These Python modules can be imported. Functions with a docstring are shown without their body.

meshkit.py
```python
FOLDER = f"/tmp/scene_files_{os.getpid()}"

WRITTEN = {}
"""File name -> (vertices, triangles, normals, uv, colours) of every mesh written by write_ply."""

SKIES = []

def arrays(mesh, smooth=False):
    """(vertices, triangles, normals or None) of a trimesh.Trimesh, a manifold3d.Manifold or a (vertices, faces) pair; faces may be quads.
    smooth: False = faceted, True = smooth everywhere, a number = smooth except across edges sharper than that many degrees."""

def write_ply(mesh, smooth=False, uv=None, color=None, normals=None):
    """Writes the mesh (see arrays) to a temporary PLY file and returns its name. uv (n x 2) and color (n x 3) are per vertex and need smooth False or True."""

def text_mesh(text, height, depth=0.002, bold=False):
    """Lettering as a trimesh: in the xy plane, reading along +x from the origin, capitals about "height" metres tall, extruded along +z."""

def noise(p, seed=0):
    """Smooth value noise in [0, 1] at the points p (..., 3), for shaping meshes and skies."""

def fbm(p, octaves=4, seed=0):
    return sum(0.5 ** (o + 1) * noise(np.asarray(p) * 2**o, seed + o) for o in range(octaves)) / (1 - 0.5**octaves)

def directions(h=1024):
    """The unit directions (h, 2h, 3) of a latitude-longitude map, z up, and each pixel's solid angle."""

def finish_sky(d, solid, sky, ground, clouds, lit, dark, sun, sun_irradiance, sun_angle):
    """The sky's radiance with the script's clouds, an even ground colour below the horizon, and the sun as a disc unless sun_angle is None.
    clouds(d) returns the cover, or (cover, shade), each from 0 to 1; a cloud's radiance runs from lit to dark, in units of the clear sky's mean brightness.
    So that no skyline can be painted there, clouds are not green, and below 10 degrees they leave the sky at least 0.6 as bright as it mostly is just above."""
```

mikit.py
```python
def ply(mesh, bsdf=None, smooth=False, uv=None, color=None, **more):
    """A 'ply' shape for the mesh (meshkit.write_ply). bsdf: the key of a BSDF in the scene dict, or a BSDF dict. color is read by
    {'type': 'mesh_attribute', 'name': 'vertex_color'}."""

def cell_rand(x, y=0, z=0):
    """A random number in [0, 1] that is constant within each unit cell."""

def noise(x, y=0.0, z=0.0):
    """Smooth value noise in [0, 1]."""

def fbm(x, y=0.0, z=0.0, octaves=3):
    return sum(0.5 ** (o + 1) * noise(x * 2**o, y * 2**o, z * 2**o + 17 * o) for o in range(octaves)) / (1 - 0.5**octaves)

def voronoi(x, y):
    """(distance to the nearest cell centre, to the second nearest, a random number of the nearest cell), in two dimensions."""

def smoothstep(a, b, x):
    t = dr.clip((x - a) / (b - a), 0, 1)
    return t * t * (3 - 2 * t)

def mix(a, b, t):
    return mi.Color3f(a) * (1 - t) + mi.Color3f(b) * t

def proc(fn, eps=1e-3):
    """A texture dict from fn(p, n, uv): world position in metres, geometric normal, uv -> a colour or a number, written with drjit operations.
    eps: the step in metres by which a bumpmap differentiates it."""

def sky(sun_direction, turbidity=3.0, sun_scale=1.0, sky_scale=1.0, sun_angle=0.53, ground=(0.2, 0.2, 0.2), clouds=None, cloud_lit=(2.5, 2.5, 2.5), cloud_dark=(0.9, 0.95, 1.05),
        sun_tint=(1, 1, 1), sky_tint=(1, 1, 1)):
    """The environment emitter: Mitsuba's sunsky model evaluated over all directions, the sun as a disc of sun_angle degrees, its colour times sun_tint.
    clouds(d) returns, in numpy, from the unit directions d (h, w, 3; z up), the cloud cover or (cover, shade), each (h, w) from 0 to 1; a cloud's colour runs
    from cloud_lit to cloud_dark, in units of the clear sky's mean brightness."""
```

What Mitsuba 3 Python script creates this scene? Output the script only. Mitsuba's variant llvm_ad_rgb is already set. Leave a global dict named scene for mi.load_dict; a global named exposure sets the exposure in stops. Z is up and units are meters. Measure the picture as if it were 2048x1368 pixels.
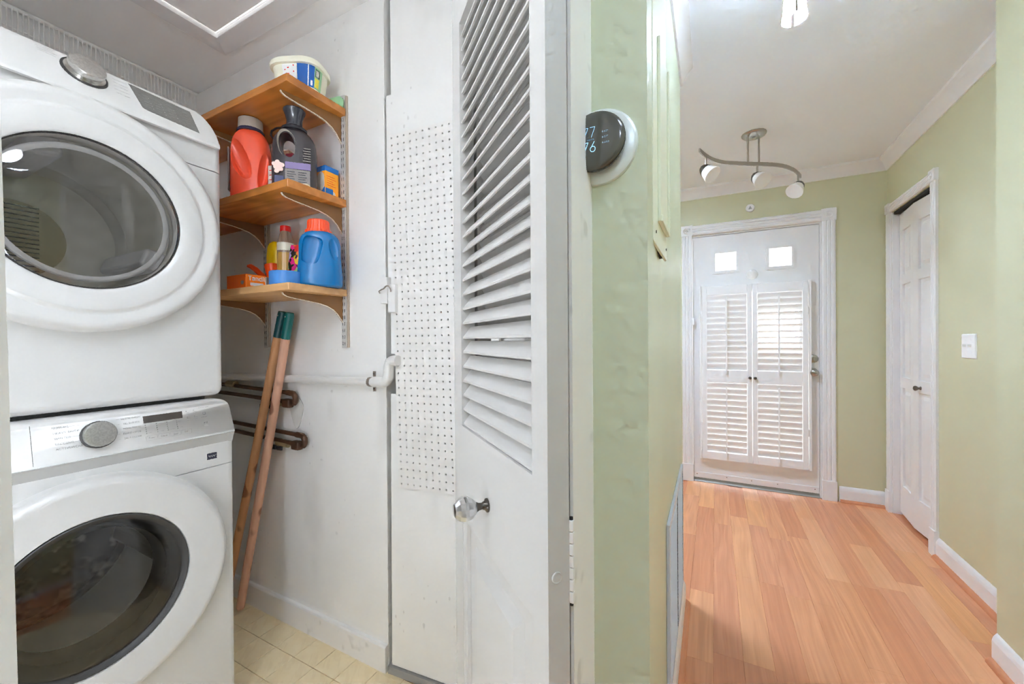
import math, random
import numpy as np, trimesh, manifold3d
from shapely.geometry import Polygon, LineString, Point, box as sbox
from shapely import union_all, affinity
import drjit as dr
import mitsuba as mi
import meshkit, mikit
from mikit import proc, noise, fbm, smoothstep, mix

random.seed(5)
T = mi.ScalarTransform4f
scene, labels = {}, {}
V = lambda *a: np.array(a, float)

# ------------------------------------------------------------------ camera, sky, lamps, exposure
yaw, pitch, roll = np.radians([27.1687, -0.25272, -0.37818])
F = V(-math.sin(yaw), math.cos(yaw), 0); R0 = V(math.cos(yaw), math.sin(yaw), 0); U0 = V(0, 0, 1)
fwd = F * math.cos(pitch) + U0 * math.sin(pitch); up1 = U0 * math.cos(pitch) - F * math.sin(pitch)
up = up1 * math.cos(roll) - R0 * math.sin(roll)
EYE = V(0, 0, 1.17)
scene['camera'] = {'type': 'perspective', 'fov': math.degrees(2 * math.atan(1024 / 791.058)), 'fov_axis': 'x', 'near_clip': 0.01, 'far_clip': 200.0,
                   'to_world': T().look_at(origin=EYE.tolist(), target=(EYE + fwd).tolist(), up=up.tolist())}
exposure = 2.0 
LAMP_PENDANT = 32.0 # the glass spot in the hall
FILL_TUBE = 4.7  # added fill tube on the closet side wall, evens the light
UNSEEN_HALL = (10.0, 5.8) # unseen flush lights behind and above the camera, placed to light the hall
UNSEEN_GLOBE = 5.6 # unseen globe under the closet ceiling, placed to light the closet
UNSEEN_FOYER = 36.0 # unseen flush light behind the corridor wall, placed to light the hall end
COOL_CLOSET = (0.90, 0.985, 1.12)   # lamp colours
COOL_HALL = (0.81, 1.0, 1.36)
SKY = 9.0 
scene['sky'] = mikit.sky((-0.3, 0.6, 0.75), turbidity=4.0, sun_scale=0.0, sky_scale=SKY, ground=(0.3, 0.3, 0.3),
                         clouds=lambda d: np.full(d.shape[:2], 0.85), cloud_lit=(1.3, 1.3, 1.3), cloud_dark=(1.1, 1.1, 1.1))
CEIL = 2.40

# ------------------------------------------------------------------ helpers
def lin(c):
    c = np.asarray(c, float) / 255.0
    return [float(x) for x in np.where(c <= 0.04045, c / 12.92, ((c + 0.055) / 1.055) ** 2.4)]

def rgb(c): return {'type': 'rgb', 'value': [float(x) for x in lin(c)]}

def mat(name, color, rough=0.5, metallic=0.0, spec=0.5, coat=0.0, bump=None, scale=0.001, eps=1e-3):
    base = color if isinstance(color, dict) else rgb(color)
    b = {'type': 'principled', 'base_color': base, 'roughness': rough, 'metallic': metallic, 'specular': spec}
    if coat: b |= {'clearcoat': coat, 'clearcoat_gloss': 0.9}
    if bump is not None:
        b = {'type': 'bumpmap', 'height': proc(bump, eps), 'scale': scale, 'inner': b}
    scene[name] = {'type': 'twosided', 'inner': b}
    return name

def numbered(key):
    used = lambda k: k in scene or k in labels
    if not used(key): return key
    i = 1
    while used(f'{key}_{i:03d}'): i += 1
    return f'{key}_{i:03d}'

def thing(name, label, cat, group=None):
    key = numbered(name); labels[key] = {'label': label, 'category': cat}
    if group: labels[key]['group'] = group
    return key

def put(parent, name, mesh, m, smooth=False, label=None, kind=None, at=None, **more):
    key = numbered(f'{parent}__{name}')
    scene[key] = dict(mesh) if isinstance(mesh, dict) else mikit.ply(mesh, m, smooth=smooth, **more)
    if at is not None: scene[key]['to_world'] = at
    if label or kind:
        labels[key] = {}
        if label: labels[key]['label'] = label
        if kind: labels[key]['kind'] = kind
    return key

def solo(name, mesh, m, label, cat, smooth=False, group=None):
    key = numbered(name)
    scene[key] = mikit.ply(mesh, m, smooth=smooth)
    labels[key] = {'label': label, 'category': cat}
    if group: labels[key]['group'] = group
    return key

def struct(name, mesh=None, m=None, label=None, smooth=False):
    if mesh is not None: scene[name] = mikit.ply(mesh, m, smooth=smooth)
    labels[name] = {'kind': 'structure'}
    if label: labels[name]['label'] = label
    return name

cat_ = lambda *ms: trimesh.util.concatenate([m for x in ms for m in (x if isinstance(x, (list, tuple)) else [x])])

def box(x0, x1, y0, y1, z0, z1, c=0.001):
    """box with chamfered edges"""
    x0, x1 = min(x0, x1), max(x0, x1); y0, y1 = min(y0, y1), max(y0, y1); z0, z1 = min(z0, z1), max(z0, z1)
    c = min(c, 0.3 * min(x1 - x0, y1 - y0, z1 - z0))
    p = []
    for x, sx in ((x0, 1), (x1, -1)):
        for y, sy in ((y0, 1), (y1, -1)):
            for z, sz in ((z0, 1), (z1, -1)):
                p += [(x, y + sy * c, z + sz * c), (x + sx * c, y, z + sz * c), (x + sx * c, y + sy * c, z)]
    return trimesh.convex.convex_hull(np.array(p))

def rbox(x0, x1, y0, y1, z0, z1, r=0.01, sub=2):
    s = trimesh.creation.icosphere(sub, r).vertices
    return trimesh.convex.convex_hull(np.vstack([s + (x, y, z) for x in (x0 + r, x1 - r) for y in (y0 + r, y1 - r) for z in (z0 + r, z1 - r)]))

def frame(mesh, o, ex, ey, ez):
    """local axes -> world"""
    m = mesh.copy(); m.vertices = np.asarray(o, float) + m.vertices @ np.array([ex, ey, ez], float); return m

X, Y, Z = V(1, 0, 0), V(0, 1, 0), V(0, 0, 1)
onX = lambda mesh, x, y, z: frame(mesh, (x, y, z), Y, Z, X)          # front looks to +x, right is +y
onMY = lambda mesh, x, y, z: frame(mesh, (x, y, z), X, Z, -Y)        # front looks to -y, right is +x
onMX = lambda mesh, x, y, z: frame(mesh, (x, y, z), -Y, Z, -X)       # front looks to -x, right is -y

def ext(poly, h):
    if not isinstance(poly, Polygon) and not hasattr(poly, 'geoms'): poly = Polygon(poly)
    gs = getattr(poly, 'geoms', [poly])
    return cat_([trimesh.creation.extrude_polygon(g, h, engine='earcut') for g in gs])

def slabXY(poly, z0, z1): return ext(poly, z1 - z0).apply_translation((0, 0, z0))
def along_y(poly_xz, y0, y1):     # polygon in (x, z), swept along y
    return frame(ext(poly_xz, y1 - y0), (0, y1, 0), X, Z, -Y)
def along_x(poly_yz, x0, x1):
    return frame(ext(poly_yz, x1 - x0), (x0, 0, 0), Y, Z, X)

def lathe(profile, n=48):
    """profile of (r, z), revolved about z"""
    p = np.array(profile, float); k = len(p); a = np.arange(n) * 2 * np.pi / n
    v = np.stack([p[:, 0][None] * np.cos(a)[:, None], p[:, 0][None] * np.sin(a)[:, None], np.broadcast_to(p[:, 1], (n, k))], -1).reshape(-1, 3)
    i, j = np.meshgrid(np.arange(n), np.arange(k - 1), indexing='ij'); i2 = (i + 1) % n
    q = np.stack([i * k + j, i2 * k + j, i2 * k + j + 1, i * k + j + 1], -1).reshape(-1, 4)
    m = trimesh.Trimesh(v, np.vstack([q[:, [0, 1, 2]], q[:, [0, 2, 3]]]), process=False)
    m.merge_vertices(digits_vertex=7); m.update_faces(m.nondegenerate_faces()); return m

def tube(pts, r, n=12, caps=True):
    p = np.array(pts, float); k = len(p)
    r = np.broadcast_to(r, (k,))
    t = np.gradient(p, axis=0); t /= np.linalg.norm(t, axis=1, keepdims=True)
    a = np.cross(t[0], Z if abs(t[0][2]) < 0.9 else X); a /= np.linalg.norm(a)
    rings = []; ang = np.arange(n) * 2 * np.pi / n
    for i in range(k):
        a = a - t[i] * (a @ t[i]); a /= np.linalg.norm(a); b = np.cross(t[i], a)
        rings.append(p[i] + r[i] * (np.cos(ang)[:, None] * a + np.sin(ang)[:, None] * b))
    return loft(rings, caps)

def loft(rings, caps=True):
    k, n = len(rings), len(rings[0]); v = np.vstack(rings)
    i, j = np.meshgrid(np.arange(k - 1), np.arange(n), indexing='ij'); j2 = (j + 1) % n
    q = np.stack([i * n + j, i * n + j2, (i + 1) * n + j2, (i + 1) * n + j], -1).reshape(-1, 4)
    f = [q[:, [0, 1, 2]], q[:, [0, 2, 3]]]
    if caps:
        v = np.vstack([v, rings[0].mean(0), rings[-1].mean(0)]); c0, c1 = k * n, k * n + 1
        jj = np.arange(n); j2 = (jj + 1) % n
        f += [np.stack([j2, jj, jj * 0 + c0], 1), np.stack([(k - 1) * n + jj, (k - 1) * n + j2, jj * 0 + c1], 1)]
    return trimesh.Trimesh(v, np.vstack(f), process=False)

def arc(c, r, a0, a1, n, u, w):
    a = np.radians(np.linspace(a0, a1, n)); return [np.asarray(c) + r * (math.cos(t) * np.asarray(u) + math.sin(t) * np.asarray(w)) for t in a]

def superring(a, b, z, e=2.6, n=40, cx=0, cy=0):
    t = np.arange(n) * 2 * np.pi / n; c, s = np.cos(t), np.sin(t)
    return np.stack([cx + a * np.sign(c) * np.abs(c) ** (2 / e), cy + b * np.sign(s) * np.abs(s) ** (2 / e), np.full(n, z)], 1)

def bottle(sections, e=2.8, n=40):
    """sections (half width, half depth, z[, shift x]) -> closed loft, resampled smoothly"""
    s = np.array([list(q) + [0] * (4 - len(q)) for q in sections], float)
    d = np.concatenate([[0], np.cumsum(np.hypot(np.diff(s[:, 2]), np.diff(s[:, 0])) + 1e-6)])
    from scipy.interpolate import PchipInterpolator
    q = PchipInterpolator(d, s)(np.linspace(0, d[-1], 44))
    return loft([superring(a, b, z, e, n, cx) for a, b, z, cx in q])

def man(m):
    m = m.copy(); m.merge_vertices()
    if m.volume < 0: m.invert()
    return manifold3d.Manifold(manifold3d.Mesh(np.float32(m.vertices), np.uint32(m.faces)))
def unman(m):
    q = m.to_mesh(); return trimesh.Trimesh(q.vert_properties[:, :3], q.tri_verts, process=False)
def minus(a, *bs):
    m = man(a)
    for b in bs: m = m - man(b)
    return unman(m)
def inter(a, b): return unman(man(a) ^ man(b))

def ellipsoid(a, b, c, sub=3):
    m = trimesh.creation.icosphere(sub); m.vertices = m.vertices * (a, b, c); return m

def roundrect(x0, x1, y0, y1, r, q=6): return sbox(x0 + r, y0 + r, x1 - r, y1 - r).buffer(r, quad_segs=q)
def disc(r, h, n=32): return trimesh.creation.cylinder(r, h, sections=n).apply_translation((0, 0, h / 2))
def text(s, h, depth=0.0004, bold=False, centre=True):
    m = meshkit.text_mesh(s, h, depth, bold)
    if centre: m.apply_translation((-(m.bounds[0][0] + m.bounds[1][0]) / 2, 0, 0))
    return m
def yawed(mesh, deg, x, y, z):
    m = mesh.copy(); a = math.radians(deg); c, s = math.cos(a), math.sin(a)
    m.vertices = m.vertices @ np.array([[c, s, 0], [-s, c, 0], [0, 0, 1]]) + (x, y, z); return m

# ------------------------------------------------------------------ materials
def closet_paint(p, n, uv):
    d = fbm(p.x * 2.1 + 3, p.y * 2.1, p.z * 2.1, 3)
    s = smoothstep(0.60, 0.78, fbm(p.x * 5 + p.y * 3, p.y * 5, p.z * 2.2, 4))
    c = mix(lin((230, 229, 226)), lin((238, 237, 234)), d)
    nick = smoothstep(0.84, 0.90, noise(p.x * 60, p.y * 60, p.z * 44)) * smoothstep(0.55, 0.75, noise(p.x * 4, p.y * 4 + 9, p.z * 4))
    c = mix(c, lin((206, 204, 200)), s * 0.45)
    return mix(c, lin((170, 167, 162)), nick * 0.35)
mat('closet_paint', proc(closet_paint), 0.55, bump=lambda p, n, uv: fbm(p.x * 60, p.y * 60, p.z * 34, 3), scale=0.004, eps=0.002)
mat('closet_trim', proc(lambda p, n, uv: mix(mix(lin((230, 228, 225)), lin((236, 234, 231)), fbm(p.x * 6, p.y * 6, p.z * 6, 2)), lin((170, 168, 162)),
    smoothstep(0.66, 0.78, fbm(p.x * 20, p.y * 20, p.z * 14, 3)) * 0.35)), 0.5,
    bump=lambda p, n, uv: fbm(p.x * 160, p.y * 160, p.z * 60, 2), scale=0.0006, eps=0.001)
mat('closet_ceiling', (240, 239, 236), 0.8, bump=lambda p, n, uv: smoothstep(0.35, 0.75, fbm(p.x * 55, p.y * 55, 3.0, 3)), scale=0.006, eps=0.002)
mat('hall_ceiling', (229, 232, 235), 0.8, bump=lambda p, n, uv: smoothstep(0.3, 0.75, fbm(p.x * 48, p.y * 48, 7.0, 3)), scale=0.007, eps=0.002)
mat('green_paint', proc(lambda p, n, uv: mix(lin((193, 191, 157)), lin((198, 196, 164)), fbm(p.x * 4, p.y * 4, p.z * 4, 2))), 0.42,
    bump=lambda p, n, uv: fbm(p.x * 70, p.y * 70, p.z * 70, 3), scale=0.002, eps=0.002)
mat('green_wall', proc(lambda p, n, uv: mix(lin((196, 202, 174)), lin((202, 207, 181)), fbm(p.x * 4, p.y * 4, p.z * 4, 2))), 0.35,
    bump=lambda p, n, uv: fbm(p.x * 90, p.y * 90, p.z * 60, 3), scale=0.004, eps=0.002)
mat('trim_white', (226, 224, 222), 0.35)
mat('door_white', (224, 222, 220), 0.32)
mat('louver_white', (194, 192, 188), 0.4, bump=lambda p, n, uv: fbm(p.x * 190, p.y * 190, p.z * 190, 2), scale=0.0012, eps=0.0008)
mat('appliance_white', (206, 205, 202), 0.22, coat=0.5)
mat('appliance_panel', (218, 217, 214), 0.25, coat=0.4)
mat('seam_dark', (70, 68, 66), 0.6)
mat('black', (14, 14, 14), 0.5)
mat('dark_gap', (38, 37, 35), 0.8)
mat('handle_grey', (168, 167, 163), 0.35)
mat('display_grey', proc(lambda p, n, uv: mix(lin((96, 95, 90)), lin((112, 111, 106)), noise(p.y * 260, p.z * 700))), 0.25, coat=0.6)
mat('display_dark', (62, 56, 50), 0.15, coat=1.0)
mat('print_grey', (128, 126, 122), 0.5)
mat('print_light', (178, 176, 172), 0.5)
mat('print_dark', (70, 68, 66), 0.5)
mat('brushed', proc(lambda p, n, uv: mix(lin((186, 184, 180)), lin((208, 206, 202)), noise(p.y * 400, p.z * 400))), 0.28, metallic=1.0)
mat('chrome', (205, 203, 198), 0.12, metallic=1.0)
mat('nickel', (176, 172, 164), 0.22, metallic=1.0)
mat('dark_nickel', (92, 88, 82), 0.25, metallic=1.0)
mat('bronze', (120, 112, 100), 0.3, metallic=1.0)
mat('steel_rail', (206, 205, 202), 0.3, metallic=0.15)
mat('rail_brown', (168, 152, 136), 0.5)
mat('drum_pale', proc(lambda p, n, uv: mix(lin((205, 203, 196)), lin((220, 218, 212)), noise(p.x * 12, p.y * 30, p.z * 30))), 0.3, metallic=0.2)
mat('drum_fin', (196, 196, 200), 0.4)
mat('lint_tan', (170, 162, 136), 0.7)
mat('rubber', (48, 47, 45), 0.5)
mat('drum_metal', proc(lambda p, n, uv: mix(lin((34, 33, 31)), lin((140, 136, 128)), smoothstep(0.50, 0.78, fbm(p.x * 30, p.y * 26, p.z * 26, 3)))), 0.45, metallic=0.4)
mat('drum_light', (150, 146, 140), 0.25, metallic=0.6)

def wood_shelf(p, n, uv):
    g = fbm(p.x * 3.0, p.y * 42 + fbm(p.x * 2, p.y * 3, 0.0, 2) * 8, p.z * 42, 3)
    blotch = fbm(p.x * 5, p.y * 7, p.z * 3, 3)
    c = mix(lin((156, 92, 32)), lin((204, 134, 60)), g)
    return mix(c, lin((128, 70, 24)), smoothstep(0.45, 0.8, blotch) * 0.75)
mat('shelf_wood', proc(wood_shelf), 0.38, coat=0.25)
mat('shelf_wood_pale', proc(lambda p, n, uv: mix(lin((176, 126, 76)), lin((214, 170, 118)), fbm(p.x * 4, p.y * 50, p.z * 50, 3))), 0.45)
mat('bracket_brown', (122, 84, 44), 0.45)
mat('bracket_lit_edge', (232, 222, 206), 0.4)  # pale colour for the lit flange of the brown bracket
def pole_wood(p, n, uv):
    g = fbm(p.x * 90 - p.z * 18, p.y * 60, p.z * 4, 3); k = smoothstep(0.74, 0.84, noise(p.x * 22, p.y * 22, p.z * 11))
    return mix(mix(lin((188, 136, 112)), lin((222, 178, 152)), g), lin((120, 66, 44)), k * 0.8)
mat('pole_wood', proc(pole_wood), 0.6)
mat('pole_wood_yellow', proc(lambda p, n, uv: mix(mix(lin((176, 122, 78)), lin((206, 156, 112)), fbm(p.x * 90 - p.z * 18, p.y * 60, p.z * 4, 3)), lin((112, 64, 40)),
    smoothstep(0.76, 0.85, noise(p.x * 22 + 7, p.y * 22, p.z * 11)) * 0.8)), 0.6)
mat('pole_green', (8, 92, 88), 0.4)
mat('pole_green_dark', (6, 60, 64), 0.4)
mat('pvc', (226, 225, 221), 0.35)
mat('copper_old', proc(lambda p, n, uv: mix(lin((52, 36, 24)), lin((92, 60, 38)), fbm(p.x * 30, p.y * 30, p.z * 30, 3))), 0.45, metallic=0.35)
mat('brass_old', (150, 132, 98), 0.4, metallic=0.5)
mat('lever_black', (26, 26, 32), 0.35)
mat('plaster_patch', (206, 204, 198), 0.9, bump=lambda p, n, uv: fbm(p.x * 90, p.y * 90, p.z * 90, 3), scale=0.004, eps=0.002)
mat('hardboard', (52, 46, 40), 0.9)
mat('pegboard_white', (234, 231, 227), 0.35)
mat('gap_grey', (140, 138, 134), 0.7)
mat('red_plastic', (255, 96, 62), 0.28, coat=0.3)
mat('cap_smoke', (176, 168, 156), 0.25)
mat('ring_navy', (40, 40, 66), 0.35)
mat('dark_bottle', proc(lambda p, n, uv: mix(lin((26, 23, 24)), lin((62, 53, 57)), fbm(p.x * 14, p.y * 14, p.z * 8, 3))), 0.22, coat=0.8)
mat('dark_cap', (36, 38, 46), 0.15, coat=1.0)
mat('lavender_print', (120, 104, 150), 0.4)
mat('label_grey', (124, 116, 112), 0.4)
mat('blossom', (240, 206, 196), 0.5)
mat('navy_print', (38, 44, 88), 0.4)
mat('box_orange', (250, 164, 34), 0.5)
mat('box_blue', (30, 104, 176), 0.5)
mat('box_white', (226, 220, 210), 0.5)
mat('cream_cap', (236, 222, 196), 0.5)
mat('cardboard', proc(lambda p, n, uv: mix(lin((150, 112, 84)), lin((186, 148, 120)), noise(p.x * 60, p.y * 60, p.z * 6))), 0.7)
mat('box_crimson', (128, 24, 44), 0.5)
mat('black_wire', (26, 22, 24), 0.4)
mat('tub_cream', (240, 238, 216), 0.35)
mat('tub_blue', (16, 82, 158), 0.4)
mat('tub_yellow', (236, 214, 30), 0.4)
mat('print_white', (242, 242, 240), 0.45)
mat('sponge_green', (150, 194, 150), 0.8)
mat('tandil_orange', (246, 130, 34), 0.45)
mat('tandil_deep', (226, 104, 20), 0.45)
mat('scoop_orange', (232, 78, 18), 0.35)
mat('tub_sky', (62, 124, 190), 0.35)
mat('blue_plastic', (0, 102, 160), 0.28, coat=0.3)
mat('cap_orange', (246, 84, 40), 0.3)
mat('amber_liquid', (196, 152, 74), 0.12, coat=1.0)
mat('smoky_clear', (140, 116, 96), 0.15, coat=1.0)
mat('yellow_plastic', (226, 186, 10), 0.35)
mat('cap_red', (222, 40, 36), 0.3)
mat('bag_pink', (220, 40, 130), 0.4)
def bag_print(p, n, uv):
    q = mi.Float(p.x * 46 + fbm(p.x * 90, p.z * 90, 0.3, 2) * 1.6), mi.Float(p.z * 40 + fbm(p.x * 80, p.z * 80, 5.0, 2) * 1.6)
    a, b, k = mikit.voronoi(*q)
    pal = [(34, 32, 26), (222, 42, 132), (36, 34, 28), (236, 196, 48), (150, 190, 120), (206, 44, 40), (40, 34, 30), (232, 120, 60), (190, 170, 210)]
    c = mi.Color3f(lin(pal[0]))
    for i in range(1, len(pal)): c = dr.select(k > i / len(pal), mi.Color3f(lin(pal[i])), c)
    return c
mat('bag_black', proc(bag_print), 0.35)
mat('bag_yellow', (232, 200, 40), 0.4)
mat('sticker_navy', (42, 42, 54), 0.4)
mat('copper_screw', (150, 140, 130), 0.4, metallic=0.8)
mat('vent_grey', (196, 202, 214), 0.35)
mat('cream_paint', (228, 232, 210), 0.35)
mat('plate_silver', (220, 226, 222), 0.3, metallic=0.15)
mat('thermo_black', (20, 20, 18), 0.08, coat=1.0)
mat('thermo_face', proc(lambda p, n, uv: mix(lin((66, 66, 58)), lin((84, 82, 74)), noise(p.x * 20, p.z * 20))), 0.12, coat=1.0)
mat('plastic_white', (236, 236, 234), 0.35)
mat('threshold_grey', (150, 146, 138), 0.45, metallic=0.4)
mat('exterior_blue', (150, 168, 186), 0.6)
mat('exterior_grey', (140, 138, 132), 0.8)
mat('shutter_white', (232, 231, 229), 0.4)

PLANK = ['plank_wood_%d' % i for i in range(6)]
TONES = [((198, 128, 86), (224, 162, 120)), ((188, 116, 78), (216, 150, 110)), ((206, 140, 98), (232, 174, 132)), ((202, 134, 90), (228, 168, 124)), ((194, 122, 84), (220, 158, 120)), ((204, 136, 88), (230, 170, 120))]
def plank_fn(k):
    a, b = TONES[k]; off = 13.7 * k
    def fn(p, n, uv):
        w = fbm(p.x * 9 + off, p.y * 1.4 + off, 0.5, 3)
        g = fbm(p.x * 130 + w * 9 + off, p.y * 4.0, 1.0 + off, 3)
        rings = 0.5 + 0.5 * dr.sin((p.x * 42 + w * 15 + off) * 1.7)
        return mix(mix(lin(a), lin(b), g * 0.75 + 0.25 * w), lin(tuple(0.86 * q for q in a)), rings * 0.16)
    return fn
for k in range(6): mat(PLANK[k], proc(plank_fn(k)), 0.32, spec=0.4)
mat('shoe_wood', proc(plank_fn(1)), 0.4)
def tile_fn(k):
    def fn(p, n, uv):
        m = fbm(p.x * 30 + k * 9, p.y * 30 - k * 5, 0.3, 3); v = smoothstep(0.55, 0.7, fbm(p.x * 60 + p.y * 50, p.y * 22, k * 3.0, 3))
        return mix(mix(lin((230, 210, 168)), lin((242, 226, 190)), m), lin((214, 190, 146)), v * 0.2)
    return fn
TILE = ['vinyl_tile_%d' % k for k in range(3)]
for k in range(3): mat(TILE[k], proc(tile_fn(k)), 0.35)
mat('vinyl_joint', (176, 150, 106), 0.6)
scene['pane_glass'] = {'type': 'thindielectric', 'int_ior': 1.5}
scene['smoked_glass'] = {'type': 'thindielectric', 'int_ior': 1.5, 'specular_transmittance': {'type': 'rgb', 'value': [0.62, 0.61, 0.58]}}
scene['dark_glass'] = {'type': 'thindielectric', 'int_ior': 1.5, 'specular_transmittance': {'type': 'rgb', 'value': [0.55, 0.53, 0.49]}}
scene['crystal'] = {'type': 'principled', 'base_color': rgb((250, 250, 250)), 'roughness': 0.06, 'spec_trans': 0.72, 'eta': 1.55}

# ------------------------------------------------------------------ setting: floors, walls, ceilings
struct('floor', box(-1.6, 1.2, -1.6, 3.66, -0.06, -0.009, 0), 'shoe_wood', 'orange wood laminate floor of the hall')
x = -0.205
PW = 0.0975
rows = [-0.205 + PW * i for i in range(13)]
hall_right = lambda y: 1.052
for i, x0 in enumerate(rows):
    pair = i // 2
    rnd = random.Random(100 + pair)
    y = -1.58 - rnd.random() * 0.6
    if i % 2: y -= 0.62 - 0.1 * rnd.random()
    joints = []
    r2 = random.Random(40 + i)
    while y < 3.6:
        L = r2.choice([0.58, 0.66, 0.44, 0.74, 1.18 / 2]); joints.append((y, y + L)); y += L
    x1 = min(x0 + PW, 1.05)
    for a, b in joints:
        a, b = max(a, -1.58), min(b, 3.585)
        if b - a < 0.04 or x1 - x0 < 0.01: continue
        put('floor', 'plank', box(x0 + 0.0002, x1 - 0.0002, a + 0.0002, b - 0.0002, -0.009, 0, 0.0003), PLANK[r2.randrange(6)])

put('floor', 'plank', box(1.0502, 1.172, 2.953, 3.50, -0.009, 0, 0.0003), PLANK[1])
struct('floor_001', box(-2.3, -0.206, -0.06, 1.10, -0.06, -0.003, 0), 'vinyl_joint', 'cream vinyl tile floor of the laundry closet')
TS = 0.1085
for i in range(17):
    for j in range(10):
        x0, y0 = -0.31 - TS * (i), 0.9275 - TS * (j - 1)
        x1, y1 = min(x0 + TS, -0.21), min(y0 + TS, 1.02)
        if x0 < -2.2 or y0 < 0.0: continue
        put('floor_001', 'tile', box(x0 + 0.0010, x1 - 0.0010, y0 + 0.0010, y1 - 0.0010, -0.003, 0, 0.0005), TILE[(i * 7 + j * 5 + i * j) % 3])

struct('ceiling', box(-0.205, 1.3, -1.6, 3.75, CEIL, CEIL + 0.05, 0), 'hall_ceiling', 'white textured ceiling of the hall')
struct('ceiling_002', box(-1.6, -0.205, 1.2, 3.75, CEIL, CEIL + 0.05, 0), 'hall_ceiling')
hatch_hole = sbox(-1.762, 0.01, -0.935, 0.872)
struct('ceiling_001', slabXY(sbox(-2.35, -0.15, -0.205, 1.2).difference(hatch_hole), CEIL, CEIL + 0.05), 'closet_ceiling', 'textured ceiling of the laundry closet')

# hall walls
WL = Polygon([(-0.236, 0.69), (-0.099, 0.69), (-0.128, 1.15), (-0.136, 1.94), (-0.30, 1.94), (-0.30, 1.2), (-0.236, 1.2)])
struct('wall_left', slabXY(WL, 0, CEIL), 'green_wall', 'pale green wall end and corridor wall left of the hall')
end = sbox(-1.6, 0, 1.2, CEIL).difference(sbox(-0.185, -0.1, 0.70, 2.025))
struct('wall_end', frame(ext(end, 0.12), (0, 3.71, 0), X, Z, -Y), 'green_paint', 'sage green wall around the front door')
rw = sbox(2.05, 0, 3.71, CEIL).difference(sbox(2.945, -0.1, 3.51, 2.005))
struct('wall_right', frame(ext(rw, 0.12), (1.052, 0, 0), Y, Z, X), 'green_paint', 'sage green right wall of the hall')
struct('wall_right_near', box(0.895, 1.172, -1.6, 2.05, 0, CEIL, 0.002), 'green_paint', 'nearer green wall at the right edge')
struct('wall_foyer_left', box(-1.66, -1.6, 1.2, 3.71, 0, CEIL), 'green_paint')
struct('wall_foyer_near', box(-1.6, -0.30, 1.18, 1.24, 0, CEIL), 'green_paint')
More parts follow.
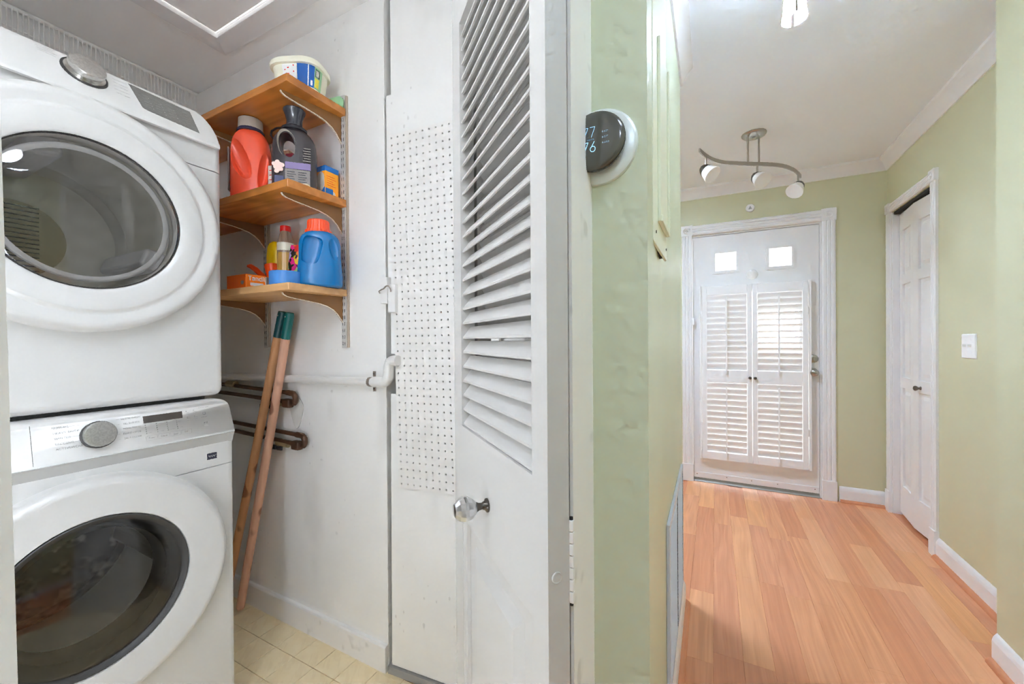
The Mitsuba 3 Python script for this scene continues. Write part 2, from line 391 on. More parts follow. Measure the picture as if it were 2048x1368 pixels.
struct('wall_closet_recess', box(1.172, 1.60, 2.9, 3.55, 0, CEIL), 'closet_paint')
# closet walls
struct('wall_shelves', box(-2.35, -1.035, 1.04, 1.16, 0, CEIL, 0.002), 'closet_paint', 'white painted wall behind the shelves')
struct('wall_closet_end', box(-1.035, -0.236, 1.105, 1.18, 0, CEIL, 0), 'closet_paint')
struct('wall_closet_back', box(-2.35, -2.285, -0.1, 1.04, 0, CEIL, 0), 'closet_paint')
struct('wall_closet_side', box(-2.285, -0.205, -0.12, -0.05, 0, CEIL, 0), 'closet_paint')
struct('wall_closet_right', box(-0.246, -0.236, 0.600, 1.105, 0, CEIL, 0), 'closet_paint')
struct('wall_closet_front', along_x(Polygon([(-1.6, 0), (0.0505, 0), (0.0230, CEIL), (-1.6, CEIL)]), -0.236, -0.192), 'closet_trim', 'white painted jamb at the left edge of the frame')
struct('wall_closet_header', box(-0.236, -0.192, 0.034, 0.571, 2.06, CEIL, 0), 'closet_trim')
struct('trim_1', slabXY(Polygon([(-0.193, 0.5765), (-0.193, 0.69), (-0.236, 0.69), (-0.236, 0.635), (-0.198, 0.635), (-0.198, 0.5765)]), 0, CEIL), 'closet_trim', 'white casing between the louvered door and the thermostat wall')
struct('wall_hall_behind', box(-0.236, 0.895, -1.66, -1.6, 0, CEIL, 0), 'green_paint')

# closet baseboard
BB = struct('baseboard_closet')
put(BB, 'board', along_x([(1.04, 0), (1.025, 0), (1.025, 0.088), (1.029, 0.094), (1.04, 0.096)], -2.25, -1.035), 'closet_trim', label='white painted baseboard under the shelves')

# baseboards, shoe mouldings, crown of the hall
base_prof = lambda d: Polygon([(0, 0), (d, 0), (d, 0.082), (d * 0.75, 0.094), (d * 0.45, 0.102), (0.0, 0.110)])
shoe_prof = Polygon([(0, 0), (0.019, 0), (0.018, 0.008), (0.013, 0.015), (0.006, 0.019), (0, 0.020)])
def wall_strip(prof, p0, p1):
    """profile (out from the wall, up) swept from p0 to p1 on the floor plan; the wall is on the left of the way"""
    p0, p1 = V(*p0, 0), V(*p1, 0); d = p1 - p0; L = np.linalg.norm(d); d /= L; out = V(d[1], -d[0], 0)
    m = ext(prof, L); return frame(m, p0, out, Z, d)
def skirting(name, p0, p1, label, shoe=True, d=0.014):
    s = struct(name)
    put(s, 'board', wall_strip(base_prof(d), p0, p1), 'trim_white', label=label)
    if shoe:
        p0, p1 = V(*p0), V(*p1); u = (p1 - p0) / np.linalg.norm(p1 - p0); o = V(u[1], -u[0]) * d
        put(s, 'shoe_moulding', wall_strip(shoe_prof, p0 + o + u * 0.004, p1 + o - u * 0.004), 'shoe_wood', smooth=40, label='orange wood shoe moulding')
skirting('baseboard_right', (1.052, 2.888), (1.052, 2.05), 'white baseboard of the right wall')
skirting('baseboard_right_near', (0.895, 2.046), (0.895, -1.6), 'white baseboard at the lower right corner')
skirting('baseboard_end', (0.787, 3.59), (1.052, 3.59), 'short white baseboard right of the front door')
# the left baseboard bows a little, as in the photograph
bl = struct('baseboard_left'); pts = [(-0.104, 0.76), (-0.1282, 1.16), (-0.1315, 1.5), (-0.1350, 1.90)]
pr = base_prof(0.016).exterior.coords[:-1]; ps = shoe_prof.exterior.coords[:-1]
def bow(prof, off):
    rings = []
    for i, (x, y) in enumerate(pts): rings.append(np.array([[x + off + a, y, b] for a, b in prof]))
    return loft(rings)
put(bl, 'board', bow(pr, 0), 'trim_white', label='bowed white baseboard under the return vent')
put(bl, 'shoe_moulding', bow(ps, 0.016), 'shoe_wood', smooth=40, label='orange wood shoe moulding')

crown = Polygon([(0, 0), (0.008, 0), (0.010, -0.004 + 0.014), (0.018, 0.022), (0.030, 0.046), (0.044, 0.062), (0.052, 0.068), (0.052, 0.084), (0, 0.084)])
def crown_run(name, p0, p1, label, cut0=0, cut1=0):
    p0, p1 = V(*p0, CEIL - 0.084), V(*p1, CEIL - 0.084); d = p1 - p0; L = np.linalg.norm(d); d /= L; out = V(d[1], -d[0], 0)
    m = ext(crown, L); v = m.vertices
    v[:, 2] = np.where(v[:, 2] < L / 2, v[:, 2] + cut0 * v[:, 0], v[:, 2] - cut1 * v[:, 0]); m.vertices = v
    struct(name, frame(m, p0, out, Z, d), 'trim_white', label, smooth=25)
crown_run('trim_2', (-1.6, 3.59), (1.052, 3.59), 'white crown moulding above the front door', 0, 1)
crown_run('trim_3', (1.052, 3.59), (1.052, 2.05), 'white crown moulding of the right wall', 1, 0)
crown_run('trim_4', (-0.1278, 1.145), (-0.1361, 1.955), 'white crown moulding ending at the left corridor wall', 0, 0)

# ------------------------------------------------------------------ closet: attic hatch
ah = thing('attic_hatch', 'white attic hatch panel with flat trim boards in the closet ceiling', 'hatch')
put(ah, 'panel', box(-1.757, -0.94, 0.02, 0.866, CEIL - 0.002, CEIL + 0.010), 'closet_trim')
z0, z1 = CEIL - 0.018, CEIL - 0.0002
xo, yo, xi, yi = -1.838, 0.945, -1.762, 0.873
put(ah, 'trim_board', slabXY(Polygon([(xo, 0.0), (xi, 0.0), (xi, yi), (xo, yo)]), z0, z1), 'trim_white')
put(ah, 'trim_board', slabXY(Polygon([(xo + 0.001, yo), (xi + 0.001, yi), (-0.95, yi), (-0.95, yo)]), z0, z1), 'trim_white')

# wire rack on the back wall
wr = thing('wire_rack', 'white wire rack against the closet wall above and behind the dryer', 'wire rack')
mat('wire_white', (236, 234, 230), 0.4)
put(wr, 'rail', tube([(-2.262, y, 2.388) for y in np.linspace(0.0, 1.03, 6)], 0.0075, 10), 'wire_white', smooth=True)
for zz in (2.315, 2.235): put(wr, 'cross_wire', tube([(-2.262, 0.0, zz), (-2.262, 0.5, zz), (-2.262, 1.03, zz)], 0.0028, 6), 'wire_white', smooth=True)
wire = mikit.ply(tube([(0, 0, 1.98), (0, 0, 2.2), (0, 0, 2.388)], 0.0021, 6), 'wire_white', smooth=True)
for i in range(79): put(wr, 'wire', wire, None, at=T().translate([-2.257, 0.02 + 0.0128 * i, 0]))

# ------------------------------------------------------------------ closet: dryer
def panel_face(mesh, lip, ph, y, a, lift=0.0003):
    """local x -> +y, local y -> up the slanted panel, local z -> out of it"""
    p = math.radians(ph); up_, out = V(-math.sin(p), 0, math.cos(p)), V(math.cos(p), 0, math.sin(p))
    return frame(mesh, V(lip[0], y, lip[1]) + up_ * a + out * lift, Y, up_, out)

D0, D1 = 0.020, 0.700
dry = thing('dryer', 'white front-loading dryer with round grey window, stacked on top of the washer', 'dryer')
def cabinet(x0, x1, y0, y1, z0, z1, r=0.022): return slabXY(sbox(x0 + r, y0 + r, x1 - r, y1 - r).buffer(r, quad_segs=8), z0, z1)
body = rbox(-2.05, -1.388, D0, D1, 1.004, 1.80, 0.022, 2)
put(dry, 'body', inter(body, box(-3, -1, -1, 2, 0.9, 1.700, 0)), 'appliance_white', smooth=40)
put(dry, 'fascia', cabinet(-2.05, -1.388, D0, D1, 1.7025, 1.79), 'appliance_white', smooth=40)
prof = [(-2.05, 1.785), (-1.40, 1.785), (-1.383, 1.776), (-1.373, 1.768), (-1.3655, 1.769), (-1.3645, 1.774), (-1.366, 1.779)]
ph = math.radians(30); tip = V(-1.3665, 1.781)
prof += [tuple(tip + s * V(-math.sin(ph), math.cos(ph))) for s in (0.02, 0.06, 0.108)]
e = tip + 0.118 * V(-math.sin(ph), math.cos(ph)); prof += [(e[0] - 0.004, e[1] + 0.002), (e[0] - 0.016, e[1] + 0.004), (e[0] - 0.04, e[1] + 0.006), (-2.05, e[1] + 0.006)]
CD1 = 0.683
con = along_y(Polygon(prof), D0, CD1)
rr = 0.062
shape = Polygon([(D0, 1.70), (CD1, 1.70), (CD1, 1.785)] + [(CD1 - rr + rr * math.cos(t), 1.893 - rr * 1.35 + rr * 1.35 * math.sin(t)) for t in np.linspace(0.0, math.pi / 2, 14)]
                + [(D0 + rr - rr * math.cos(t), 1.893 - rr * 1.35 + rr * 1.35 * math.sin(t)) for t in np.linspace(math.pi / 2, 0, 14)])
con = inter(con, frame(ext(shape, 1.0), (-2.2, 0, 0), Y, Z, X))
put(dry, 'console', con, 'appliance_panel', smooth=35)
LIP = (-1.365, 1.777)
dp = panel_face(ext(Polygon([(0.487, 0.116), (0.628, 0.108), (0.634, 0.024), (0.512, 0.033), (0.503, 0.038)]), 0.0006), LIP, 30, 0, 0)
disp = put(dry, 'display', dp, 'display_grey', label='dark grey control display')
for (a0, b0, b1) in ((0.525, 0.05, 0.088), (0.552, 0.045, 0.084), (0.582, 0.042, 0.082)):
    dots = cat_([disc(0.0011, 0.0003, 8).apply_translation((a0 + 0.004 * k / 4, b1 - (b1 - b0) * k / 4, 0)) for k in range(5)])
    put(disp, 'indicator_dots', panel_face(dots, LIP, 30, 0, 0, 0.0009), 'print_light', kind='stuff')
strokes = cat_([box(a, a + 0.012, b, b + 0.0013, 0, 0.0003, 0) for a in (0.512, 0.537, 0.566, 0.604) for b in (0.05, 0.058, 0.068, 0.079, 0.092)])
put(disp, 'print', panel_face(strokes, LIP, 30, 0, 0, 0.0009), 'print_grey', kind='stuff')
lines = cat_([box(0.318 + 0.001 * k, 0.352 + 0.001 * k - 0.004 * (k % 2), 0.117 - 0.007 * k, 0.1178 - 0.007 * k, 0, 0.0003, 0) for k in range(4)] +
             [box(0.452, 0.482, 0.108 - 0.013 * k, 0.1088 - 0.013 * k, 0, 0.0003, 0) for k in range(5)])
put(dry, 'print', panel_face(lines, LIP, 30, 0, 0, 0.0008), 'print_light', kind='stuff', label='rows of faint grey print beside the knob')
kn = put(dry, 'knob', panel_face(lathe([(0, 0.012), (0.030, 0.012), (0.033, 0.013), (0.0345, 0.016), (0.0345, 0.023), (0.033, 0.026), (0.028, 0.0272), (0, 0.0278)], 48), LIP, 30, 0.398, 0.080), 'brushed', smooth=40, label='brushed metal cycle knob')
put(kn, 'collar', panel_face(lathe([(0.026, 0), (0.026, 0.013), (0.031, 0.013), (0.031, 0.004), (0.038, 0.004), (0.0385, 0)], 48), LIP, 30, 0.398, 0.080), 'chrome', smooth=30)
put(kn, 'ring', panel_face(lathe([(0.038, 0), (0.0385, 0.0022), (0.0425, 0.0022), (0.043, 0)], 48), LIP, 30, 0.398, 0.080), 'rubber', smooth=30)
# door
DC = (0.388, 1.484)
def ring_x(profile, c, n=96): return onX(lathe(profile, n), 0, c[0], c[1])
door = put(dry, 'door', ring_x([(0.287, -1.389), (0.287, -1.362), (0.284, -1.350), (0.277, -1.342), (0.268, -1.3395), (0.258, -1.341), (0.246, -1.3455), (0.240, -1.3445), (0.236, -1.341), (0.231, -1.3385),
    (0.214, -1.3385), (0.196, -1.341), (0.186, -1.344), (0.1815, -1.3475), (0.180, -1.354), (0.180, -1.385)], DC), 'appliance_white', smooth=35, label='round white dryer door')
put(door, 'glass', ring_x([(0.1805, -1.350), (0.177, -1.345), (0.150, -1.3365), (0.10, -1.330), (0.05, -1.3275), (0, -1.327)], DC), 'smoked_glass', smooth=True, label='smoked grey domed door glass')
put(door, 'gasket', ring_x([(0.1785, -1.349), (0.1808, -1.345), (0.1812, -1.351), (0.179, -1.356)], DC), 'rubber', smooth=30)
drum = put(dry, 'drum', ring_x([(0.182, -1.392), (0.186, -1.42), (0.215, -1.46), (0.222, -1.48), (0.222, -1.80), (0.20, -1.83), (0, -1.835)], DC), 'drum_pale', smooth=30, label='pale metal drum seen through the window')
# the body gets the round opening cut
scene[dry + '__body'] = mikit.ply(minus(inter(body, box(-3, -1, -1, 2, 0.9, 1.700, 0)), onX(disc(0.24, 0.7, 64), -1.95, *DC)), 'appliance_white', smooth=40)
scene[dry + '__fascia'] = mikit.ply(minus(cabinet(-2.05, -1.388, D0, D1, 1.7025, 1.79), onX(disc(0.24, 0.7, 64), -1.95, *DC)), 'appliance_white', smooth=40)
for ang in (100, 220, 340):
    fin = cat_(rbox(-1.80, -1.50, -0.03, 0.03, 0.165, 0.222, 0.014, 2)); a = math.radians(ang - 90)
    c, s = math.cos(a), math.sin(a); fin.vertices = fin.vertices @ np.array([[1, 0, 0], [0, c, s], [0, -s, c]]) + (0, DC[0], DC[1])
    put(drum, 'fin', fin, 'drum_fin', smooth=50)
grille = cat_([box(-1.828, -1.823, 0.215, 0.415, 1.575 - 0.0135 * k, 1.5785 - 0.0135 * k, 0) for k in range(17)])
put(drum, 'air_grille', grille, 'rubber', kind='stuff')
put(drum, 'back_panel', onX(lathe([(0.0, 0.006), (0.10, 0.006), (0.115, 0.0)], 40), -1.833, 0.36, 1.48), 'lint_tan', smooth=30)
scoop_ring = ring_x([(0.150, -1.365), (0.158, -1.36), (0.164, -1.365), (0.160, -1.374)], DC)
put(door, 'inner_ring', scoop_ring, 'drum_fin', smooth=True)

# ------------------------------------------------------------------ closet: washer
W0, W1 = 0.020, 0.706
wsh = thing('washer', 'white front-loading washer with dark round window under the dryer', 'washing machine')
WLIP = (-1.335, 0.880); PH = 14.0
wbody = rbox(-2.05, -1.345, W0, W1, 0.022, 0.90, 0.02, 2)
WC = (0.384, 0.568)
hole = onX(disc(0.235, 0.7, 64), -1.95, *WC)
put(wsh, 'body', minus(inter(wbody, box(-3, -1, -1, 2, -1, 0.795, 0)), hole), 'appliance_white', smooth=40)
put(wsh, 'fascia', minus(inter(wbody, box(-3, -1, -1, 2, 0.7965, 0.872, 0)), hole), 'appliance_white', smooth=40)
p = math.radians(PH); upv = V(-math.sin(p), math.cos(p)); base = V(*WLIP)
pp = [(-2.05, 0.87), (-1.372, 0.87), (-1.350, 0.888), tuple(base + upv * 0.013), tuple(base + upv * 0.019 + V(0.0005, 0)), tuple(base + upv * 0.104), tuple(base + upv * 0.112 + V(-0.003, 0)), tuple(base + upv * 0.116 + V(-0.010, 0.0)), (-1.40, 0.9935), (-2.05, 0.9935)]
wc_ = along_y(Polygon(pp), W0, W1)
rr = 0.030
shape = Polygon([(W0, 0.86), (W1, 0.86)] + [(W1 - 0.008 - rr + rr * math.cos(t), 0.995 - rr + rr * math.sin(t)) for t in np.linspace(0, math.pi / 2, 10)] + [(W0 + 0.008 + rr - rr * math.cos(t), 0.995 - rr + rr * math.sin(t)) for t in np.linspace(math.pi / 2, 0, 10)])
wc_ = inter(wc_, frame(ext(shape, 1.0), (-2.2, 0, 0), Y, Z, X))
put(wsh, 'console', wc_, 'appliance_panel', smooth=35)
put(wsh, 'drawer_seam', panel_face(box(0.2915, 0.2925, 0.018, 0.108, -0.0005, 0.0005, 0), WLIP, PH, 0, 0), 'print_grey', label='seam of the detergent drawer')
# grey finger recess under the console
put(wsh, 'grip_recess', along_y(Polygon([(-1.346, 0.862), (-1.3445, 0.866), (-1.336, 0.889), (-1.3325, 0.8925), (-1.345, 0.8925)]), W0 + 0.004, W1 - 0.006), 'handle_grey', smooth=20, label='grey finger recess strip under the console')
wd = put(wsh, 'display', panel_face(box(0.487, 0.574, 0.077, 0.096, 0, 0.0006, 0), WLIP, PH, 0, 0), 'display_dark', label='dark display strip')
def wt(s, y, a, h=0.0048, m='print_grey', centre=False): put(wsh, 'lettering', panel_face(text(s, h, 0.0003, centre=centre), WLIP, PH, y, a, 0.0003), m, label=f'the printed word {s}')
for s, y, a in (('NORMAL', 0.324, 0.094), ('HEAVY DUTY', 0.325, 0.0815), ('WHITES', 0.3265, 0.069), ('BEDDING', 0.327, 0.0565), ('ACTIVEWEAR', 0.3275, 0.0445)): wt(s, y, a)
for s, y, a in (('QUICK WASH', 0.443, 0.0945), ('DELICATES', 0.447, 0.0815), ('PERM PRESS', 0.446, 0.069), ('RINSE+SPIN', 0.445, 0.0565), ('SELF CLEAN', 0.446, 0.044)): wt(s, y, a, 0.0042)
for s, y, a in (('Temp', 0.501, 0.0345), ('Rinse', 0.5275, 0.0335), ('Spin', 0.5535, 0.0335), ('Soil', 0.579, 0.0355)): wt(s, y, a, 0.0042, centre=True)
dots = cat_([disc(0.0011, 0.0003, 8).apply_translation((y + 0.0003 * k, 0.0715 - 0.0055 * k, 0)) for y in (0.490, 0.5135, 0.5365, 0.5585) for k in range(5)] + [disc(0.0011, 0.0003, 8).apply_translation(q + (0,)) for q in ((0.584, 0.094), (0.602, 0.0945), (0.585, 0.076), (0.603, 0.077))])
put(wsh, 'indicator_dots', panel_face(dots, WLIP, PH, 0, 0), 'print_dark', kind='stuff')
small = cat_([box(y, y + w, a, a + 0.0012, 0, 0.0003, 0) for y, w, a in ((0.582, 0.009, 0.089), (0.583, 0.008, 0.0855), (0.600, 0.009, 0.0895), (0.601, 0.008, 0.086), (0.583, 0.009, 0.0715), (0.585, 0.005, 0.068), (0.601, 0.008, 0.0725), (0.603, 0.006, 0.069),
    (0.614, 0.014, 0.0985), (0.632, 0.010, 0.0985), (0.619, 0.015, 0.070), (0.619, 0.016, 0.046), (0.621, 0.015, 0.0425), (0.494, 0.008, 0.071), (0.517, 0.010, 0.071), (0.540, 0.010, 0.071), (0.562, 0.009, 0.071), (0.495, 0.007, 0.0495), (0.519, 0.009, 0.0495), (0.541, 0.011, 0.0495), (0.566, 0.006, 0.051))])
put(wsh, 'print', panel_face(small, WLIP, PH, 0, 0), 'print_light', kind='stuff')
ring = ext(Point(0.6275, 0.081).buffer(0.0042).difference(Point(0.6275, 0.081).buffer(0.0033)).difference(sbox(0.6262, 0.083, 0.6288, 0.087)), 0.0003)
put(wsh, 'power_symbol', panel_face(ring, WLIP, PH, 0, 0), 'print_grey')
play = ext(union_all([Polygon([(0.624, 0.0505), (0.624, 0.0565), (0.628, 0.0535)]), sbox(0.6295, 0.0505, 0.6306, 0.0565), sbox(0.632, 0.0505, 0.6331, 0.0565)]), 0.0003)
put(wsh, 'start_symbol', panel_face(play, WLIP, PH, 0, 0), 'print_grey')
for y0 in (0.488, 0.5145, 0.541, 0.567):
    fr = roundrect(y0, y0 + 0.0245, 0.0305, 0.0425, 0.002); put(wsh, 'button_outline', panel_face(ext(fr.difference(fr.buffer(-0.0005)), 0.0003), WLIP, PH, 0, 0), 'print_light')
leads = cat_([box(0.352 - 0.002 * k, 0.370, 0.096 - 0.0125 * k, 0.0965 - 0.0125 * k, 0, 0.0003, 0) for k in range(5)] + [box(0.434, 0.441, 0.0965 - 0.0127 * k, 0.097 - 0.0127 * k, 0, 0.0003, 0) for k in range(5)])
put(wsh, 'print', panel_face(leads, WLIP, PH, 0, 0), 'print_light', kind='stuff')
wk = put(wsh, 'knob', panel_face(lathe([(0, 0.004), (0.0285, 0.004), (0.0305, 0.010), (0.0305, 0.020), (0.0290, 0.0228), (0.025, 0.0235), (0, 0.024)], 48), WLIP, PH, 0.398, 0.066), 'brushed', smooth=40, label='brushed metal cycle knob')
put(wk, 'collar', panel_face(lathe([(0.031, 0), (0.0325, 0.004), (0.0325, 0.0125), (0.0310, 0.0135), (0.029, 0.0135)], 48), WLIP, PH, 0.398, 0.066), 'rubber', smooth=40)
st = put(wsh, 'sticker', onX(box(0, 0.0255, 0, 0.0185, 0, 0.0006, 0), -1.345, 0.630, 0.8195), 'sticker_navy', label='small navy sticker with pale script')
scr = tube([(0.003 + 0.0195 * t, 0.0095 + 0.003 * math.sin(t * 21) * (1 - 0.3 * t), 0.0007) for t in np.linspace(0, 1, 44)], 0.0006, 5)
put(st, 'script', onX(scr, -1.345, 0.630, 0.8195), 'print_light')
wdoor = put(wsh, 'door', ring_x([(0.281, -1.347), (0.282, -1.325), (0.279, -1.312), (0.273, -1.304), (0.266, -1.300), (0.258, -1.2995), (0.250, -1.302), (0.225, -1.305), (0.20, -1.3065), (0.186, -1.3085), (0.1835, -1.312), (0.1825, -1.322), (0.1825, -1.346)], WC), 'appliance_white', smooth=35, label='round white washer door')
put(wdoor, 'bezel', ring_x([(0.183, -1.3095), (0.1805, -1.3075), (0.176, -1.3095), (0.168, -1.318), (0.166, -1.328), (0.170, -1.335)], WC), 'rubber', smooth=40, label='dark ring around the glass')
put(wdoor, 'glass', ring_x([(0.171, -1.318), (0.150, -1.312), (0.10, -1.305), (0.05, -1.302), (0, -1.301)], WC), 'dark_glass', smooth=True, label='dark domed door glass')
put(wdoor, 'inner_bowl', ring_x([(0.167, -1.328), (0.163, -1.34), (0.150, -1.40), (0.143, -1.408), (0.138, -1.404), (0.146, -1.345)], WC), 'rubber', smooth=40)
wdrum = put(wsh, 'drum', ring_x([(0.185, -1.35), (0.195, -1.38), (0.19, -1.42), (0.24, -1.45), (0.24, -1.80), (0.22, -1.83), (0, -1.835)], WC), 'drum_metal', smooth=30, label='steel drum seen through the window')
for ang in (20, 140, 260):
    a = math.radians(ang); fin = rbox(-1.80, -1.47, -0.025, 0.025, 0.18, 0.245, 0.016, 2); c, s = math.cos(a), math.sin(a)
    fin.vertices = fin.vertices @ np.array([[1, 0, 0], [0, c, s], [0, -s, c]]) + (0, WC[0], WC[1]); put(wdrum, 'fin', fin, 'drum_light', smooth=50)
for rx, r_ in ((-1.50, 0.236), (-1.58, 0.237), (-1.68, 0.237)):
    put(wdrum, 'rib', ring_x([(0.2405, rx - 0.006), (r_, rx), (0.2405, rx + 0.006)], WC, 64), 'drum_light', smooth=30)
for x_, y_ in ((-1.42, 0.07), (-1.42, 0.655), (-1.98, 0.07), (-1.98, 0.655)): put(wsh, 'foot', trimesh.creation.cylinder(0.02, 0.024, sections=20).apply_translation((x_, y_, 0.012)), 'rubber', smooth=40)
put(wsh, 'stacking_rail', box(-2.0, -1.42, 0.05, 0.66, 0.9940, 1.0035, 0), 'black')

# ------------------------------------------------------------------ closet: shelves with standards and brackets
for key, zt, zb, m, lab in (('wall_shelf', 2.030, 2.004, 'shelf_wood', 'topmost orange wooden shelf, holding the margarine tub'),
                            ('wall_shelf', 1.693, 1.667, 'shelf_wood', 'middle orange wooden shelf, holding the red detergent bottle'),
                            ('wall_shelf', 1.361, 1.337, 'shelf_wood_pale', 'lowest paler wooden shelf, holding the blue detergent bottle')):
    solo(key, box(-2.10, -1.212, 0.800, 1.0265, zb, zt, 0.0015), m, lab, 'shelf')
for xs, zt, lab in ((-1.232, 2.085, 'metal slotted shelf standard at the right ends of the shelves'), (-1.715, 2.085, 'metal slotted shelf standard behind the bottles, left of the other one')):
    s = thing('shelf_standard', lab, 'shelf standard')
    put(s, 'channel', along_z := slabXY(Polygon([(xs - 0.012, 1.04), (xs - 0.012, 1.0275), (xs + 0.012, 1.0275), (xs + 0.012, 1.04)]), 1.145, zt), 'steel_rail')
    put(s, 'slots', cat_([box(xs + o - 0.0010, xs + o + 0.0010, 1.0268, 1.0276, z_, z_ + 0.013, 0) for o in (-0.005, 0.005) for z_ in np.arange(1.155, zt - 0.02, 0.0245)]), 'dark_gap', kind='stuff')
    put(s, 'edge_strip', box(xs + 0.0122, xs + 0.0175, 1.0305, 1.04, 1.147, zt - 0.002, 0.0005), 'rail_brown')
def bracket(xs, zt, lab, grp):
    b = thing('shelf_bracket', lab, 'shelf bracket', grp)
    y1 = 1.0265
    top = [(y1, zt - 0.0005), (0.818, zt - 0.0005)]
    cur = [(0.8165, zt - 0.004), (0.820, zt - 0.011), (0.832, zt - 0.017), (0.86, zt - 0.022), (0.90, zt - 0.027), (0.94, zt - 0.033), (0.968, zt - 0.041), (0.99, zt - 0.053), (1.006, zt - 0.068), (1.016, zt - 0.083), (y1, zt - 0.098)]
    def swing(m): m.vertices[:, 0] -= 0.034 * (y1 - m.vertices[:, 1]) / 0.21; return m
    put(b, 'web', swing(along_x(Polygon(top + cur), xs - 0.0012, xs + 0.0012)), 'bracket_brown')
    c = V(*cur[0]); inn = [(y + 0.0010, z + 0.0016) for y, z in cur]
    put(b, 'flange', swing(along_x(Polygon(cur + inn[::-1]), xs - 0.0030, xs + 0.0030)), 'bracket_lit_edge')
names = ('top', 'middle', 'lowest')
for n_, zt in zip(names, (2.004, 1.667, 1.337)):
    bracket(-1.238, zt, f'thin curved shelf bracket under the right end of the {n_} shelf', None)
    bracket(-1.717, zt, f'thin curved shelf bracket under the {n_} shelf, left one by the dryer', None)

# ---- things on the top shelf
S1, S2, S3 = 2.0305, 1.6935, 1.3615
tub = thing('food_tub', 'cream plastic food tub with blue and yellow label on the top shelf', 'tub')
tx, ty, ta = -1.292, 0.905, 24
tubr = lambda a, b, z: superring(a * 0.90, b * 0.90, z * 0.76, 3.2, 56)
tub_m = loft([tubr(0.074, 0.056, 0.0), tubr(0.079, 0.060, 0.003), tubr(0.084, 0.065, 0.05), tubr(0.090, 0.070, 0.100)])
put(tub, 'body', yawed(tub_m, ta, tx, ty, S1), 'tub_cream', smooth=40)
put(tub, 'lid', yawed(loft([tubr(0.095, 0.075, 0.098), tubr(0.099, 0.079, 0.100), tubr(0.100, 0.080, 0.108), tubr(0.098, 0.078, 0.122), tubr(0.094, 0.074, 0.1225), tubr(0.092, 0.072, 0.130), tubr(0.086, 0.066, 0.131), tubr(0.084, 0.064, 0.126)]), ta, tx, ty, S1), 'tub_cream', smooth=30)
def tub_patch(t0, t1, h0, h1, off=0.0007):
    """a label patch on the tub's side between two angles and two heights (0 to 1)"""
    def ring(h, o):
        a, b = 0.90 * (0.080 + 0.010 * h) + o, 0.90 * (0.061 + 0.009 * h) + o; t = np.linspace(t0, t1, 14); c, s = np.cos(t), np.sin(t); e = 3.2
        return np.stack([a * np.sign(c) * np.abs(c) ** (2 / e), b * np.sign(s) * np.abs(s) ** (2 / e), np.full(14, 0.004 + 0.071 * h)], 1)
    g0, g1, k0, k1 = ring(h0, off), ring(h1, off), ring(h0, -0.002), ring(h1, -0.002)
    return loft([np.vstack([g0, k0[::-1]]), np.vstack([g1, k1[::-1]])])
rad = math.radians
for nm, t0, t1, h0, h1, m in (('label', -82, -30, 0.03, 0.99, 'tub_blue'), ('label_band', -54, -51, 0.03, 0.985, 'print_white'), ('label_panel', -30, -2, 0.03, 0.97, 'sponge_green'), ('label_panel', -27, -10, 0.08, 0.50, 'tub_yellow'), ('label_panel', -27, -8, 0.55, 0.92, 'black'),
                             ('label_panel', -24, -12, 0.60, 0.86, 'box_white'), ('label_panel', -44, -36, 0.10, 0.32, 'print_white'), ('label_panel', -100, -83, 0.03, 0.97, 'print_white')):
    put(tub, nm, yawed(tub_patch(rad(t0), rad(t1), h0, h1, 0.0006 if nm == 'label' else 0.0012), ta, tx, ty, S1), m)
dots_ = [yawed(tub_patch(rad(-96 + 4 * (k % 3)), rad(-94.5 + 4 * (k % 3)), 0.42 + 0.09 * k, 0.47 + 0.09 * k, 0.0018), ta, tx, ty, S1) for k in range(6)]
put(tub, 'print', cat_(dots_), 'cap_red', kind='stuff')
solo('green_sponge', yawed(rbox(-0.05, 0.05, -0.012, 0.012, 0, 0.035, 0.006, 1), 8, -1.262, 1.004, S1), 'sponge_green', 'pale green sponge on the top shelf between tub and wall', 'sponge', smooth=50)

# ---- things on the middle shelf
red = thing('detergent_bottle', 'red detergent bottle with grey translucent cap on the middle shelf', 'detergent bottle')
rx, ry, ra = -1.548, 0.880, 46
rb = bottle([(0.058, 0.040, 0.0), (0.066, 0.046, 0.006), (0.066, 0.047, 0.05), (0.065, 0.046, 0.12), (0.064, 0.045, 0.18), (0.058, 0.042, 0.225), (0.046, 0.036, 0.250), (0.038, 0.033, 0.258), (0.035, 0.032, 0.262)], 2.5)
def tilted(m, deg, x_, z_):
    a = rad(deg); c, s = math.cos(a), math.sin(a); m = m.copy(); m.vertices = m.vertices @ np.array([[c, 0, s], [0, 1, 0], [-s, 0, c]]) + (x_, 0, z_); return m
cut1 = tilted(ellipsoid(0.031, 0.031, 0.084), 22, -0.031, 0.150); cut1.apply_translation((0, -0.044, 0))
cut2 = tilted(ellipsoid(0.018, 0.030, 0.085), -8, 0.052, 0.120); cut2.apply_translation((0, -0.046, 0))
put(red, 'body', yawed(minus(rb, cut1, cut2), ra, rx, ry, S2), 'red_plastic', smooth=50)
put(red, 'collar', yawed(lathe([(0.0, 0.258), (0.044, 0.258), (0.0445, 0.264), (0.0405, 0.270), (0.0, 0.270)]), ra, rx - 0.002, ry, S2), 'ring_navy', smooth=40)
put(red, 'cap', yawed(lathe([(0.0, 0.268), (0.0405, 0.268), (0.039, 0.306), (0.036, 0.3085), (0.0, 0.3085)]), ra, rx - 0.002, ry, S2), 'cap_smoke', smooth=40, label='grey translucent cap')
put(red, 'label', yawed(box(-0.0685, -0.064, -0.025, 0.025, 0.03, 0.19, 0.001), ra, rx, ry, S2), 'label_grey', label='dark printed label on its far side')
dk = thing('softener_bottle', 'dark fabric softener bottle with pouring handle and flared cap on the middle shelf', 'bottle')
dx, dy, da = -1.305, 0.888, 46
